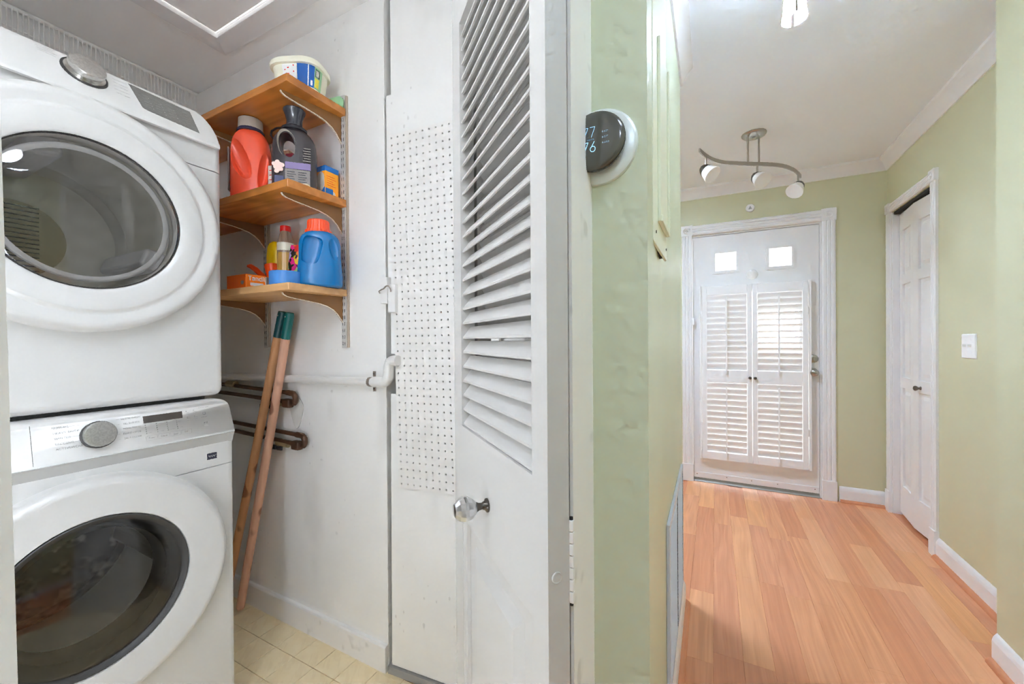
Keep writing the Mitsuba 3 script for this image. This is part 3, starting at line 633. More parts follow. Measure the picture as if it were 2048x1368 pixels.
db = bottle([(0.060, 0.036, 0.0), (0.069, 0.042, 0.006), (0.070, 0.043, 0.04), (0.070, 0.042, 0.10), (0.069, 0.040, 0.14), (0.063, 0.038, 0.175), (0.048, 0.034, 0.198), (0.034, 0.031, 0.208), (0.031, 0.030, 0.212)], 2.5)
hole_m = tilted(ellipsoid(0.025, 0.12, 0.047), 12, -0.016, 0.146)
put(dk, 'body', yawed(minus(db, hole_m), da, dx, dy, S2), 'dark_bottle', smooth=50)
put(dk, 'handle_rim', yawed(tilted(loft([np.array([[0.0270 * math.cos(t) * k, yy, 0.0490 * math.sin(t) * k] for t in np.linspace(0, 2 * np.pi, 41)[:-1]]) for k, yy in ((0.92, -0.030), (1.06, -0.0395), (1.10, -0.0375), (0.94, -0.026))], False), 12, -0.016, 0.146), da, dx, dy, S2), 'cap_smoke', smooth=50, label='pale rim of the handle opening')
put(dk, 'collar', yawed(lathe([(0, 0.207), (0.040, 0.207), (0.040, 0.216), (0.034, 0.221), (0, 0.221)]), da, dx, dy, S2), 'lever_black', smooth=40)
put(dk, 'cap', yawed(lathe([(0, 0.219), (0.027, 0.219), (0.025, 0.232), (0.0245, 0.245), (0.028, 0.262), (0.034, 0.276), (0.0355, 0.281), (0.032, 0.285), (0.0, 0.2855)]), da, dx, dy, S2), 'dark_cap', smooth=40, label='flared dark cap')
fr_ = lambda m_: yawed(m_, da, dx, dy, S2)
front = lambda poly, h=0.002, y_=-0.0425: frame(ext(poly, h), (0, y_ + 0.001, 0), X, Z, -Y)
put(dk, 'label', fr_(front(sbox(-0.022, 0.012, 0.054, 0.062))), 'label_grey', label='grey text label')
put(dk, 'label_band', fr_(front(sbox(-0.022, 0.064, 0.056, 0.086))), 'lavender_print', label='lavender label band')
put(dk, 'blossom_print', fr_(front(union_all([Point(-0.042 + 0.009 * math.cos(k * 2.4) * (0.4 + 0.12 * k), 0.066 + 0.014 * math.sin(k * 2.4) * (0.4 + 0.12 * k)).buffer(0.0072, quad_segs=3) for k in range(10)]), 0.0024)), 'blossom', label='pale pink blossom print')
put(dk, 'label_patch', fr_(front(sbox(-0.054, 0.008, -0.026, 0.036))), 'navy_print')
tl = cat_([box(-0.016, 0.010 - 0.003 * (k % 3), -0.0448, -0.0438, 0.020 + 0.008 * k, 0.0222 + 0.008 * k, 0) for k in range(5)] + [box(0.018, 0.044 - 0.004 * (k % 2), -0.0448, -0.0438, 0.020 + 0.008 * k, 0.0222 + 0.008 * k, 0) for k in range(5)])
put(dk, 'print', fr_(tl), 'lever_black', kind='stuff')
put(dk, 'print', fr_(cat_([box(0.032 + 0.003 * (k % 2), 0.056, -0.0412, -0.0402, 0.094 + 0.0085 * k, 0.0972 + 0.0085 * k, 0) for k in range(6)])), 'label_grey', kind='stuff')
bs = thing('baking_soda_box', 'small orange, blue and white carton at the right end of the middle shelf', 'box')
X0, X1, Y0, Y1 = -1.296, -1.248, 0.965, 1.022
put(bs, 'carton', box(X0, X1, Y0, Y1, S2, S2 + 0.113, 0.001), 'box_orange')
put(bs, 'lid_band', box(X0 - 0.0006, X1 + 0.0006, Y0 - 0.0006, Y1 + 0.0006, S2 + 0.094, S2 + 0.1134, 0.0008), 'box_blue', label='blue top')
put(bs, 'label_panel', box(X0 + 0.001, X1 - 0.001, Y0 - 0.0008, Y0, S2 + 0.003, S2 + 0.034, 0), 'box_blue')
put(bs, 'label_panel', onMY(ext(Point(0, 0).buffer(1.0, quad_segs=12).intersection(sbox(-1, -1, 0.9, 1)), 0.0012).apply_scale((0.021, 0.035, 1)), -1.271, Y0, S2 + 0.058), 'box_white')
put(bs, 'label_panel', onX(ext(sbox(0.001, 0.002, 0.032, 0.033), 0.0008), X1, Y0, S2), 'box_blue')
put(bs, 'label_panel', onX(ext(Point(0.034, 0.018).buffer(0.008, quad_segs=5), 0.0006), X1, Y0, S2), 'box_white')
put(bs, 'print', cat_([box(X1 + 0.0001, X1 + 0.0006, Y0 + 0.007, Y1 - 0.012 - 0.006 * (k % 3), S2 + 0.044 + 0.008 * k, S2 + 0.0458 + 0.008 * k, 0) for k in range(5)]), 'scoop_orange', kind='stuff')
solo('bottle_cap', lathe([(0, 0), (0.0145, 0), (0.0145, 0.011), (0.013, 0.0125), (0, 0.0125)], 28).apply_translation((-1.245, 0.885, S2)), 'cream_cap', 'cream screw cap lying in front of the dark bottle', 'cap', smooth=40)
cb = thing('cardboard_box', 'tall brown cardboard box behind the red bottle on the middle shelf', 'box')
put(cb, 'carton', yawed(box(-0.035, 0.035, -0.015, 0.015, 0, 0.235, 0.001), 20, -1.535, 0.997, S2), 'cardboard')
put(cb, 'flap', yawed(box(-0.035, 0.035, -0.0155, 0.0155, 0.2352, 0.239, 0.0008), 20, -1.535, 0.997, S2), 'box_white')
sb_ = thing('medicine_box', 'narrow white box with small red print between the two detergent bottles', 'box')
put(sb_, 'carton', yawed(box(-0.014, 0.014, -0.012, 0.012, 0, 0.125, 0.001), 20, -1.452, 0.905, S2), 'box_white')
put(sb_, 'print', yawed(cat_([box(-0.008, 0.004 + 0.004 * (k % 2), -0.0128, -0.0119, 0.02 + 0.017 * k, 0.023 + 0.017 * k, 0) for k in range(6)]), 20, -1.452, 0.905, S2), 'cap_red', kind='stuff')
solo('crimson_box', yawed(box(-0.016, 0.016, -0.014, 0.014, 0, 0.175, 0.001), 15, -1.405, 0.945, S2), 'box_crimson', 'dark crimson carton half hidden left of the dark bottle', 'box')
solo('wire_loop', tube([(-1.468, 0.952, S2 + 0.004), (-1.458, 0.945, S2 + 0.10), (-1.445, 0.935, S2 + 0.2), (-1.478, 0.93, S2 + 0.235), (-1.500, 0.925, S2 + 0.262), (-1.490, 0.922, S2 + 0.274), (-1.455, 0.92, S2 + 0.276), (-1.425, 0.92, S2 + 0.270), (-1.405, 0.92, S2 + 0.255), (-1.398, 0.92, S2 + 0.22)], 0.0036, 8), 'black_wire',
     'black bent wire loop standing between the red and the dark bottle', 'wire', smooth=True)

# ---- things on the lowest shelf
tb = thing('detergent_box', 'low orange detergent carton with white lettering at the left of the lowest shelf', 'box')
X0, X1, Y0, Y1, HB = -1.632, -1.508, 0.835, 0.940, 0.056
put(tb, 'carton', box(X0, X1, Y0, Y1, S3, S3 + HB, 0.0012), 'tandil_orange')
put(tb, 'side_panel', box(X0 + 0.002, X1 - 0.003, Y0 - 0.0006, Y0, S3 + 0.001, S3 + HB - 0.001, 0), 'tandil_deep')
put(tb, 'seal', onMY(disc(0.007, 0.0012, 20).apply_scale((1.4, 1, 1)), X1 - 0.022, Y0, S3 + 0.026), 'label_grey')
put(tb, 'label_panel', onX(ext(sbox(0.072, 0.002, 0.104, HB - 0.003), 0.0008), X1, Y0, S3), 'label_grey')
put(tb, 'label_edge', onX(ext(sbox(0.069, 0.002, 0.072, HB - 0.003), 0.0010), X1, Y0, S3), 'box_white')
put(tb, 'lettering', onX(text('Tandil', 0.0155, 0.0008, True), X1, Y0 + 0.038, S3 + 0.0345), 'print_white', label='white lettering Tandil')
put(tb, 'label_stripe', onX(ext(roundrect(0.014, 0.062, 0.015, 0.026, 0.004), 0.0008), X1, Y0, S3), 'print_white')
sc = thing('scoop', 'orange plastic dosing scoop standing behind the detergent carton', 'scoop')
scp = lathe([(0.0, 0), (0.019, 0), (0.024, 0.075), (0.0225, 0.075), (0.0175, 0.003), (0, 0.003)], 32)
scp.apply_transform(trimesh.transformations.rotation_matrix(rad(-14), (0, 1, 0)))
put(sc, 'cup', scp.apply_translation((-1.548, 0.962, S3 + 0.040)), 'scoop_orange', smooth=40)
hd = [(-1.571, 0.962, S3 + 0.050), (-1.600, 0.961, S3 + 0.062), (-1.630, 0.960, S3 + 0.080), (-1.665, 0.959, S3 + 0.104), (-1.698, 0.958, S3 + 0.120), (-1.712, 0.957, S3 + 0.121)]
put(sc, 'handle', tube(hd, [0.009, 0.0105, 0.011, 0.0105, 0.009, 0.006], 10), 'scoop_orange', smooth=True)
bt = thing('plastic_tub', 'short round sky blue plastic tub at the front of the lowest shelf', 'tub')
put(bt, 'body', lathe([(0, 0), (0.051, 0), (0.0525, 0.003), (0.053, 0.044), (0.052, 0.0455), (0.050, 0.0455), (0.0495, 0.006), (0, 0.006)], 56).apply_translation((-1.306, 0.8555, S3)), 'tub_sky', smooth=40)
put(bt, 'lid', lathe([(0, 0.036), (0.0494, 0.036), (0.0494, 0.042), (0, 0.0425)], 56).apply_translation((-1.306, 0.8555, S3)), 'tub_sky', smooth=40)
cl = thing('vinegar_bottle', 'clear ribbed bottle half full of amber liquid with red cap on the lowest shelf', 'bottle')
cx, cy = -1.478, 0.965
ribs = [np.array([[cx + r_ * (1 + 0.02 * math.cos(12 * t)) * math.cos(t), cy + r_ * (1 + 0.02 * math.cos(12 * t)) * math.sin(t), S3 + z_] for t in np.linspace(0, 2 * np.pi, 97)[:-1]]) for r_, z_ in ((0.026, 0), (0.029, 0.004), (0.029, 0.15))]
put(cl, 'body', loft(ribs), 'amber_liquid', smooth=40, label='ribbed lower body with amber liquid')
put(cl, 'shoulder', lathe([(0, 0.150), (0.0288, 0.150), (0.0285, 0.182), (0.026, 0.196), (0.020, 0.222), (0.0165, 0.236), (0, 0.236)], 40).apply_translation((cx, cy, S3)), 'smoky_clear', smooth=40)
put(cl, 'cap', lathe([(0, 0.234), (0.0185, 0.234), (0.0185, 0.252), (0.017, 0.255), (0, 0.255)], 32).apply_translation((cx, cy, S3)), 'cap_red', smooth=40, label='red screw cap')
put(cl, 'label', lathe([(0.0291, 0.158), (0.0296, 0.158), (0.0296, 0.188), (0.0291, 0.188)], 40).apply_translation((cx, cy, S3)), 'tub_cream', smooth=30, label='pale paper band')
yb = thing('yellow_bottle', 'yellow plastic bottle standing behind the clear bottle on the lowest shelf', 'bottle')
put(yb, 'body', bottle([(0.028, 0.020, 0), (0.033, 0.024, 0.005), (0.036, 0.026, 0.06), (0.036, 0.026, 0.15), (0.034, 0.024, 0.18), (0.027, 0.020, 0.202), (0.014, 0.012, 0.214), (0.010, 0.010, 0.216)], 2.3).apply_translation((-1.597, 0.998, S3)), 'yellow_plastic', smooth=50)
bg = thing('detergent_bag', 'colourful black, pink and yellow bag squeezed beside the blue bottle', 'bag')
bagm = bottle([(0.020, 0.014, 0), (0.028, 0.018, 0.01), (0.030, 0.017, 0.07), (0.027, 0.013, 0.12), (0.022, 0.006, 0.16), (0.020, 0.002, 0.17)], 2.4)
gg = lambda m_: yawed(m_, 24, -1.392, 0.950, S3)
put(bg, 'body', gg(bagm), 'bag_black', smooth=50)
bl_ = thing('detergent_bottle', 'big blue detergent bottle with orange cap at the right of the lowest shelf', 'detergent bottle')
ux, uy, ua = -1.240, 0.936, 46
ub = bottle([(0.060, 0.040, 0), (0.071, 0.047, 0.006), (0.073, 0.049, 0.03), (0.070, 0.047, 0.07), (0.067, 0.045, 0.11), (0.067, 0.044, 0.145), (0.060, 0.042, 0.172), (0.046, 0.039, 0.186), (0.038, 0.036, 0.190)], 2.6)
hol = tilted(bottle([(0.010, 0.024, -0.050), (0.024, 0.024, -0.045), (0.031, 0.024, -0.02), (0.033, 0.024, 0.022), (0.026, 0.024, 0.040), (0.010, 0.024, 0.044)], 3.2, 32), -10, -0.022, 0.126); hol.apply_translation((0, -0.046, 0))
hol2 = tilted(ellipsoid(0.020, 0.022, 0.048), 14, 0.054, 0.125); hol2.apply_translation((0, -0.046, 0))
put(bl_, 'body', yawed(minus(ub, hol, hol2), ua, ux, uy, S3), 'blue_plastic', smooth=50)
capm = [np.array([[r_ * (1 + 0.018 * math.cos(24 * t)) * math.cos(t), r_ * (1 + 0.018 * math.cos(24 * t)) * math.sin(t), z_] for t in np.linspace(0, 2 * np.pi, 145)[:-1]]) for r_, z_ in ((0.042, 0.189), (0.0425, 0.199), (0.0365, 0.201), (0.035, 0.232), (0.032, 0.235))]
put(bl_, 'cap', yawed(loft(capm), ua, ux - 0.008, uy, S3), 'cap_orange', smooth=35, label='orange ribbed cap')

# ------------------------------------------------------------------ closet: poles, pipes
for m, mg, a, b, lab in (('pole_wood', 'pole_green', (-1.485, 0.985, 1.283), (-1.838, 0.983, 0.0165), 'pinkish wooden pole with teal tip leaning on the wall, right of the pair'),
                         ('pole_wood_yellow', 'pole_green_dark', (-1.531, 0.985, 1.289), (-1.944, 0.978, 0.0165), 'yellowish wooden pole with dark teal tip leaning on the wall, left of the pair')):
    a, b = V(*a), V(*b); k = thing('wooden_pole', lab, 'pole'); L = np.linalg.norm(b - a); c = a + (b - a) * 0.105 / L
    put(k, 'shaft', tube([c + (b - c) * t + V(0.003, 0, 0) * math.sin(t * 5) for t in np.linspace(0, 1, 24)], 0.0165, 16), m, smooth=40)
    put(k, 'painted_tip', tube([a, a + (c - a) * 0.1, c], [0.0150, 0.0170, 0.0170], 16), mg, smooth=40, label='teal painted tip')
    dirn = (b - a) / L; q = a + dirn * 0.016 + V(0.0, -0.0165, 0)
    put(k, 'hang_hole', trimesh.creation.cylinder(0.0025, 0.003, sections=12).apply_transform(trimesh.geometry.align_vectors(Z, -Y)).apply_translation(q), 'print_light')
pv = thing('drain_pipe', 'white plastic drain pipe along the closet wall with two elbows at its right end', 'pipe')
put(pv, 'pipe', tube([(-2.2, 1.021, 1.012), (-1.6, 1.021, 1.018), (-1.06, 1.021, 1.026)], 0.0155, 20), 'pvc', smooth=40)
el = [(-1.075, 1.021, 1.0257), (-1.05, 1.021, 1.0263)] + arc((-1.034, 1.021, 1.056), 0.030, -90, 0, 8, X, Z) + [(-1.004, 1.0215, 1.062)]
put(pv, 'elbow', tube(el, 0.0185, 20), 'pvc', smooth=40)
el2 = [(-1.004, 1.0215, 1.062), (-1.004, 1.0215, 1.078)] + arc((-0.980, 1.0215, 1.079), 0.024, 180, 90, 7, X, Z)[1:] + [(-0.962, 1.0215, 1.103)]
put(pv, 'elbow', tube(el2, 0.0180, 20), 'pvc', smooth=40)
pr_ = cat_([box(-1.30 + 0.017 * k, -1.30 + 0.017 * k + 0.010, 1.0075, 1.0079, 1.0235 + 0.0003 * k, 1.0247 + 0.0003 * k, 0) for k in range(9)] + [box(-1.86 + 0.03 * k, -1.86 + 0.03 * k + 0.02, 1.0075, 1.0079, 1.014, 1.0155, 0) for k in range(5)])
put(pv, 'print', pr_, 'print_dark', kind='stuff')
ps_ = thing('pipe_strap', 'small galvanised strap holding the white drain pipe to the wall', 'pipe strap')
put(ps_, 'band', loft([np.array([[xx, 1.021 - r_ * math.sin(t), 1.0255 + r_ * math.cos(t)] for t in np.linspace(0, math.pi, 14)] + [[xx, 1.021 - (r_ - 0.001) * math.sin(t), 1.0255 + (r_ - 0.001) * math.cos(t)] for t in np.linspace(math.pi, 0, 14)]) for xx, r_ in ((-1.095, 0.0172), (-1.083, 0.0172))]), 'copper_screw')
for zz in (1.043, 0.990):
    t_ = put(ps_, 'tab', box(-1.095, -1.083, 1.036, 1.0395, zz, zz + 0.019, 0.0005), 'copper_screw')
    put(t_, 'screw', onMY(disc(0.003, 0.0015, 10), -1.089, 1.036, zz + 0.0095), 'dark_nickel')
def copper(zt, xr, valve_x, lab):
    c = thing('copper_pipe', lab, 'pipe')
    for dz, y_ in ((0, 1.0175), (-0.038, 1.0175)):
        put(c, 'pipe', tube([(-2.2, y_, zt + dz + 0.012), (-1.9, y_, zt + dz + 0.006), (xr, y_, zt + dz - 0.004)], 0.0085, 12), 'copper_old', smooth=True)
    put(c, 'bend', tube([(xr - 0.01, 1.019, zt - 0.004), (xr + 0.02, 1.019, zt - 0.005)] + arc((xr + 0.02, 1.019, zt - 0.027), 0.022, 90, -60, 8, X, Z)[1:], 0.011, 12), 'copper_old', smooth=True)
    put(c, 'fitting', rbox(xr - 0.035, xr + 0.012, 1.0075, 1.036, zt - 0.066, zt - 0.030, 0.008, 1), 'copper_old', smooth=50)
    v = put(c, 'valve', tube([(valve_x - 0.02, 1.0195, zt - 0.05), (valve_x + 0.05, 1.0195, zt - 0.052)], 0.012, 12), 'brass_old', smooth=40)
    put(v, 'stem', tube([(valve_x, 1.019, zt - 0.05), (valve_x, 1.012, zt - 0.068)], 0.006, 10), 'brass_old', smooth=40)
    put(c, 'lever', rbox(valve_x - 0.075, valve_x - 0.018, 1.0060, 1.016, zt - 0.078, zt - 0.058, 0.005, 1), 'lever_black', smooth=50, label='black valve lever')
    put(c, 'lever_end', rbox(valve_x - 0.012, valve_x + 0.022, 1.0060, 1.016, zt - 0.078, zt - 0.060, 0.005, 1), 'lever_black', smooth=50)
    return c
cA = copper(0.966, -1.548, -1.655, 'upper pair of tarnished copper pipes with black valve lever behind the poles')
put(cA, 'union_nut', tube([(-1.985, 1.0175, 0.980), (-1.925, 1.0175, 0.979)], 0.015, 8), 'brass_old', smooth=20, label='brass union nut')
copper(0.800, -1.492, -1.605, 'lower pair of tarnished copper pipes with black valve lever behind the poles')
solo('plaster_patch', loft([np.array([[-1.530 + 0.042 * (1 + 0.14 * math.sin(3 * t)) * math.cos(t) * k, 1.0405 - d, 0.885 + 0.066 * (1 + 0.12 * math.cos(4 * t)) * math.sin(t) * k] for t in np.linspace(0, 2 * np.pi, 33)[:-1]]) for k, d in ((1.0, 0), (0.93, 0.0025), (0.5, 0.004), (0.05, 0.004))]), 'plaster_patch',
     'rough white plaster repair patch beside the copper pipe bends', 'wall patch', smooth=True)

# ------------------------------------------------------------------ closet: access panel board, pegboard, latch
pdir = V(0.9956, 0.094, 0); pn = V(0.094, -0.9956, 0)
def board(poly, thick, o, off=0.0):   # local (along the board, up), front face towards the camera
    return frame(ext(poly, thick), V(*o, 0) + pn * off, pdir, Z, pn)
PO = (-1.018, 1.052)
ap = thing('access_board', 'tall white painted plywood board right of the shelves, behind the pegboard', 'board')
put(ap, 'lower_board', board(Polygon([(0.0, 0.030), (0.42, 0.030), (0.42, 2.030), (-0.007, 2.030), (-0.005, 1.360), (0.006, 1.360), (0.006, 1.125), (0.03, 1.125), (0.03, 0.985), (0.003, 0.985)]), 0.012, PO), 'closet_paint')
struct('wall_closet_upper', board(sbox(-0.001, 2.033, 0.62, CEIL), 0.010, (-1.018, 1.066)), 'closet_paint', 'white wall section above the plywood board')
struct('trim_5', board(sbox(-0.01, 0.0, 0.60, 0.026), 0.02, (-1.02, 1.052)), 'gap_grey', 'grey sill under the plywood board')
struct('shade_trim_6', box(-1.034, -1.012, 1.092, 1.104, 0.0, 2.3, 0), 'gap_grey', 'grey strip coloured for the shade deep in the gap between wall and board')  # grey colour stands for the shade inside the gap
pb = thing('pegboard', 'white perforated pegboard hanging on the plywood board', 'pegboard')
pw = 0.30
holes = union_all([Point(0.012 + 0.0254 * i, 0.012 + 0.0254 * j).buffer(0.0033, quad_segs=2) for i in range(12) for j in range(48)])
def pegshape(poly):   # the board hangs a little askew: its left edge runs inwards towards the floor
    return affinity.affine_transform(poly, [1, -0.0262, 0.010, 1, 0, 0])
full = sbox(0, 0, pw, 1.218)
PB = (-0.976, 1.0555)
put(pb, 'sheet', board(pegshape(full.difference(holes)), 0.005, (PB[0], PB[1]), 0.0165).apply_translation((0, 0, 0.666)), 'pegboard_white')
put(pb, 'dark_backing', board(pegshape(full.buffer(-0.002)), 0.0012, (PB[0], PB[1]), 0.0150).apply_translation((0, 0, 0.666)), 'hardboard')  # dark brown sheet added to darken the peg holes
la = thing('latch', 'painted white latch block with bent wire hook over the gap left of the pegboard', 'latch')
put(la, 'block', rbox(-1.040, -1.008, 1.020, 1.0395, 1.300, 1.392, 0.003, 1), 'closet_trim', smooth=30)
put(la, 'keeper', rbox(-1.006, -0.972, 1.020, 1.040, 1.268, 1.366, 0.003, 1), 'closet_trim', smooth=30)
put(la, 'hook', tube([(-1.032, 1.012, 1.335), (-1.036, 1.010, 1.342), (-1.026, 1.008, 1.346), (-1.012, 1.008, 1.349), (-1.000, 1.008, 1.358), (-0.990, 1.008, 1.358), (-0.984, 1.010, 1.350), (-0.984, 1.014, 1.338)], 0.0022, 8), 'copper_screw', smooth=True)

# ------------------------------------------------------------------ louvered door
ld = V(-0.770, 0.638, 0); ln = V(-0.638, -0.770, 0); LP = V(-0.248, 0.547, 0)     # along the leaf; out of its front face
def leaf(poly, thick, off=0.0): return frame(ext(poly, thick), LP + ln * (off - thick), ld, Z, -np.cross(ld, Z) if False else ln)
D2 = struct('door_2', label='white louvered closet door standing open')
top, bot, lo = 2.035, 0.015, 0.965
TH = 0.0346
grow = lambda *b_: sbox(*b_)
put(D2, 'stile', leaf(grow(-0.0498, bot, 0.0, top), TH), 'louver_white')
put(D2, 'stile', leaf(grow(0.3835, bot, 0.4485, top), TH), 'louver_white')
put(D2, 'rail', leaf(grow(0.0, 1.93, 0.3835, top), TH), 'louver_white')
put(D2, 'rail', leaf(grow(0.0, 0.752, 0.3835, lo), TH), 'louver_white')
put(D2, 'rail', leaf(grow(0.0, bot, 0.3835, 0.14), TH), 'louver_white')
pnl = put(D2, 'panel', leaf(grow(0.0, 0.14, 0.3835, 0.752), 0.014, -0.014), 'louver_white', label='lower raised panel')
# ovolo frame and raised field of the lower panel
def pyramid(b0, b1, z0, z1):
    r0 = [(b0[0], b0[1]), (b0[2], b0[1]), (b0[2], b0[3]), (b0[0], b0[3])]; r1 = [(b1[0], b1[1]), (b1[2], b1[1]), (b1[2], b1[3]), (b1[0], b1[3])]
    m = loft([np.array([[*q, z0] for q in r0]), np.array([[*q, z1] for q in r1])]); return frame(m, LP, ld, Z, ln)
put(pnl, 'raised_field', pyramid((0.058, 0.20, 0.328, 0.700), (0.088, 0.232, 0.296, 0.668), -0.0140, -0.0040), 'louver_white')
mould = [(0.0, -0.0005), (0.006, -0.001), (0.009, -0.0045), (0.016, -0.0065), (0.020, -0.0135), (0.0, -0.0145)]
def moulding(p0, p1, inward):
    p0, p1 = V(*p0), V(*p1); d = (p1 - p0); L = np.linalg.norm(d); d /= L
    m = loft([np.array([[*(p0 + d * a * 1.0 + V(*inward) * a), b] for a, b in mould]), np.array([[*(p1 - d * a + V(*inward) * a), b] for a, b in mould])]); return frame(m, LP, ld, Z, ln)
for p0, p1, i_ in (((0.0, 0.752), (0.3835, 0.752), (0, -1)), ((0.0, 0.14), (0.3835, 0.14), (0, 1)), ((0.0, 0.14), (0.0, 0.752), (1, 0)), ((0.3835, 0.14), (0.3835, 0.752), (-1, 0))):
    put(pnl, 'bead', moulding(p0, p1, i_), 'louver_white')
# slats: lower edge to the front, upper edge to the back
sw_, th_ = 0.0375, 0.0062; an = rad(52)
sl = [(-sw_ / 2, 0)] + [(-sw_ / 2 + 0.003, -th_ / 2), (sw_ / 2 - 0.003, -th_ / 2), (sw_ / 2, 0), (sw_ / 2 - 0.003, th_ / 2), (-sw_ / 2 + 0.003, th_ / 2)]
c, s = math.cos(an), math.sin(an)
slp = Polygon([(-(a * c - b * s), a * s + b * c) for a, b in sl])           # (towards the front, up): front low, back high
slat = frame(ext(slp, 0.3835), (0, 0, 0), ln, Z, ld)
slat_ply = mikit.ply(slat, 'louver_white', smooth=30)
k = 0; zz = 1.9155
while zz > lo + 0.012:
    o = LP - ln * (TH / 2 - 0.001); put(D2, 'slat', slat_ply, None, at=T().translate([float(o[0]), float(o[1]), float(zz)])); zz -= 0.0346
# the other leaf, folded back behind the first one
a2 = rad(3.0); E2 = LP + ld * 0.4475 - ln * (TH + 0.004)
ld2 = -(ld * math.cos(a2) + ln * math.sin(a2)); ln2 = -(ln * math.cos(a2) - ld * math.sin(a2))
def leaf2(poly, thick, off=0.0): return frame(ext(poly, thick), E2 + ln2 * off, ld2, Z, ln2)
sl2 = put(D2, 'second_leaf', cat_([leaf2(grow(0.0, bot, 0.064, top), TH), leaf2(grow(0.3335, bot, 0.385, top), TH), leaf2(grow(0.064, 1.93, 0.3335, top), TH), leaf2(grow(0.064, 0.752, 0.3335, lo), TH), leaf2(grow(0.064, bot, 0.3335, 0.752), 0.018, 0.008)]), 'louver_white', label='second leaf folded behind the first')
slp2 = Polygon([(a * c - b * s, a * s + b * c) for a, b in sl])
slat2 = mikit.ply(frame(ext(Polygon([(-x_, y_) for x_, y_ in slp2.exterior.coords]), 0.2695), (0, 0, 0), ln2, Z, ld2), 'louver_white', smooth=30)
zz = 1.9155
while zz > lo + 0.012:
    o = E2 + ld2 * 0.064 + ln2 * (TH / 2); put(sl2, 'slat', slat2, None, at=T().translate([float(o[0]), float(o[1]), float(zz)])); zz -= 0.0346
kb = put(D2, 'knob', frame(lathe([(0, -0.0235), (0.0125, -0.0215), (0.0205, -0.012), (0.0242, -0.003), (0.0242, 0.003), (0.0205, 0.012), (0.0125, 0.0205), (0, 0.0220)], 11), LP + ld * 0.203 + ln * 0.047 + V(0, 0, 0.842), ld, Z, ln), 'crystal', label='faceted crystal door knob')
put(kb, 'stem', frame(lathe([(0, 0), (0.0135, 0), (0.0135, 0.003), (0.009, 0.006), (0.0065, 0.012), (0.007, 0.018), (0.009, 0.022), (0.009, 0.026), (0, 0.026)], 24), LP + ld * 0.203 + V(0, 0, 0.842), ld, Z, ln), 'dark_nickel', smooth=40, label='dark metal stem')
plug = LP - ld * 0.0498 - ln * 0.0135
put(D2, 'screw_plug', frame(lathe([(0, 0.001), (0.0065, 0.001), (0.0075, 0.0018), (0.0085, 0.0), ], 24), plug + V(0, 0, 0.833), ln, Z, -ld), 'louver_white', smooth=30)
hg = thing('hinge', 'white painted butt hinge between the louvered door edge and its casing', 'hinge')
hx = LP - ld * 0.0498 - ln * TH + V(0.0015, 0.0045, 0)
for i in range(7):
    z_ = 0.7905 + 0.0172 * i
    put(hg, 'knuckle', rbox(hx[0] - 0.0042, hx[0] + 0.0042, hx[1] - 0.0042, hx[1] + 0.0042, z_, z_ + 0.0163, 0.0014, 1), 'closet_trim', smooth=40)
put(hg, 'dark_pin', tube([(hx[0], hx[1], 0.786), (hx[0], hx[1], 0.85), (hx[0], hx[1], 0.914)], 0.0026, 10), 'dark_gap', smooth=True)  # dark colour draws the lines between the knuckles

# ------------------------------------------------------------------ thermostat
th = thing('thermostat', 'round black smart thermostat with pale plate on the green wall end', 'thermostat')
tc = (-0.1785, 1.505); ty_ = 0.69
put(th, 'wall_plate', onMY(lathe([(0.0, 0.0), (0.0655, 0.0), (0.0655, 0.003), (0.0645, 0.0065), (0.060, 0.0095), (0.045, 0.0125), (0, 0.0125)], 96), tc[0], ty_, tc[1]), 'plate_silver', smooth=25, label='pale round wall plate')
bodyk = put(th, 'housing', onMY(lathe([(0.0, 0.012), (0.043, 0.012), (0.047, 0.018), (0.0495, 0.024), (0.0500, 0.028), (0.0485, 0.0310)], 96), tc[0], ty_, tc[1]), 'thermo_black', smooth=30)
face = put(th, 'display', onMY(lathe([(0.0490, 0.0305), (0.0475, 0.0330), (0.042, 0.0352), (0.030, 0.0366), (0.015, 0.0372), (0, 0.0374)], 96), tc[0], ty_, tc[1]), 'thermo_face', smooth=True, label='domed dark display')
def glow(parent, name, m, c, lab=None):
    key = put(parent, name, m, 'black', label=lab); scene[key]['emitter'] = {'type': 'area', 'radiance': {'type': 'rgb', 'value': c}}
def stroke(paths, w): return ext(union_all([LineString(p_).buffer(w / 2, cap_style='round', quad_segs=4) for p_ in paths]), 0.0003)
seven = [[(0, 1), (0.5, 1), (0.12, 0)]]
six = [[(0.42, 1.0), (0.10, 0.45)], [(0.26 + 0.26 * math.cos(t), 0.27 + 0.27 * math.sin(t)) for t in np.linspace(0, 2 * math.pi, 25)]]
sc_ = lambda ps, h, x_, y_: [[(x_ + a * h, y_ + b * h) for a, b in q] for q in ps]
onface = lambda m, dx, dz: onMY(m, tc[0] + dx, ty_ - 0.0376, tc[1] + dz)
BLUE = [0.12, 0.24, 0.36]
glow(face, 'digits', onface(stroke(sc_(seven, 0.0165, -0.0185, 0) + sc_(seven, 0.0165, -0.0065, 0), 0.0007), 0.0, 0.0040), BLUE, 'glowing blue digits 77')
glow(face, 'digits', onface(stroke(sc_(seven, 0.0165, -0.0185, 0) + sc_(six, 0.0165, -0.0065, 0), 0.0012), 0.0, -0.0205), BLUE, 'glowing blue digits 76')
glow(face, 'indoor_text', onface(text('INDOOR', 0.0022, 0.0003), -0.006, -0.0012), [0.04, 0.08, 0.12])
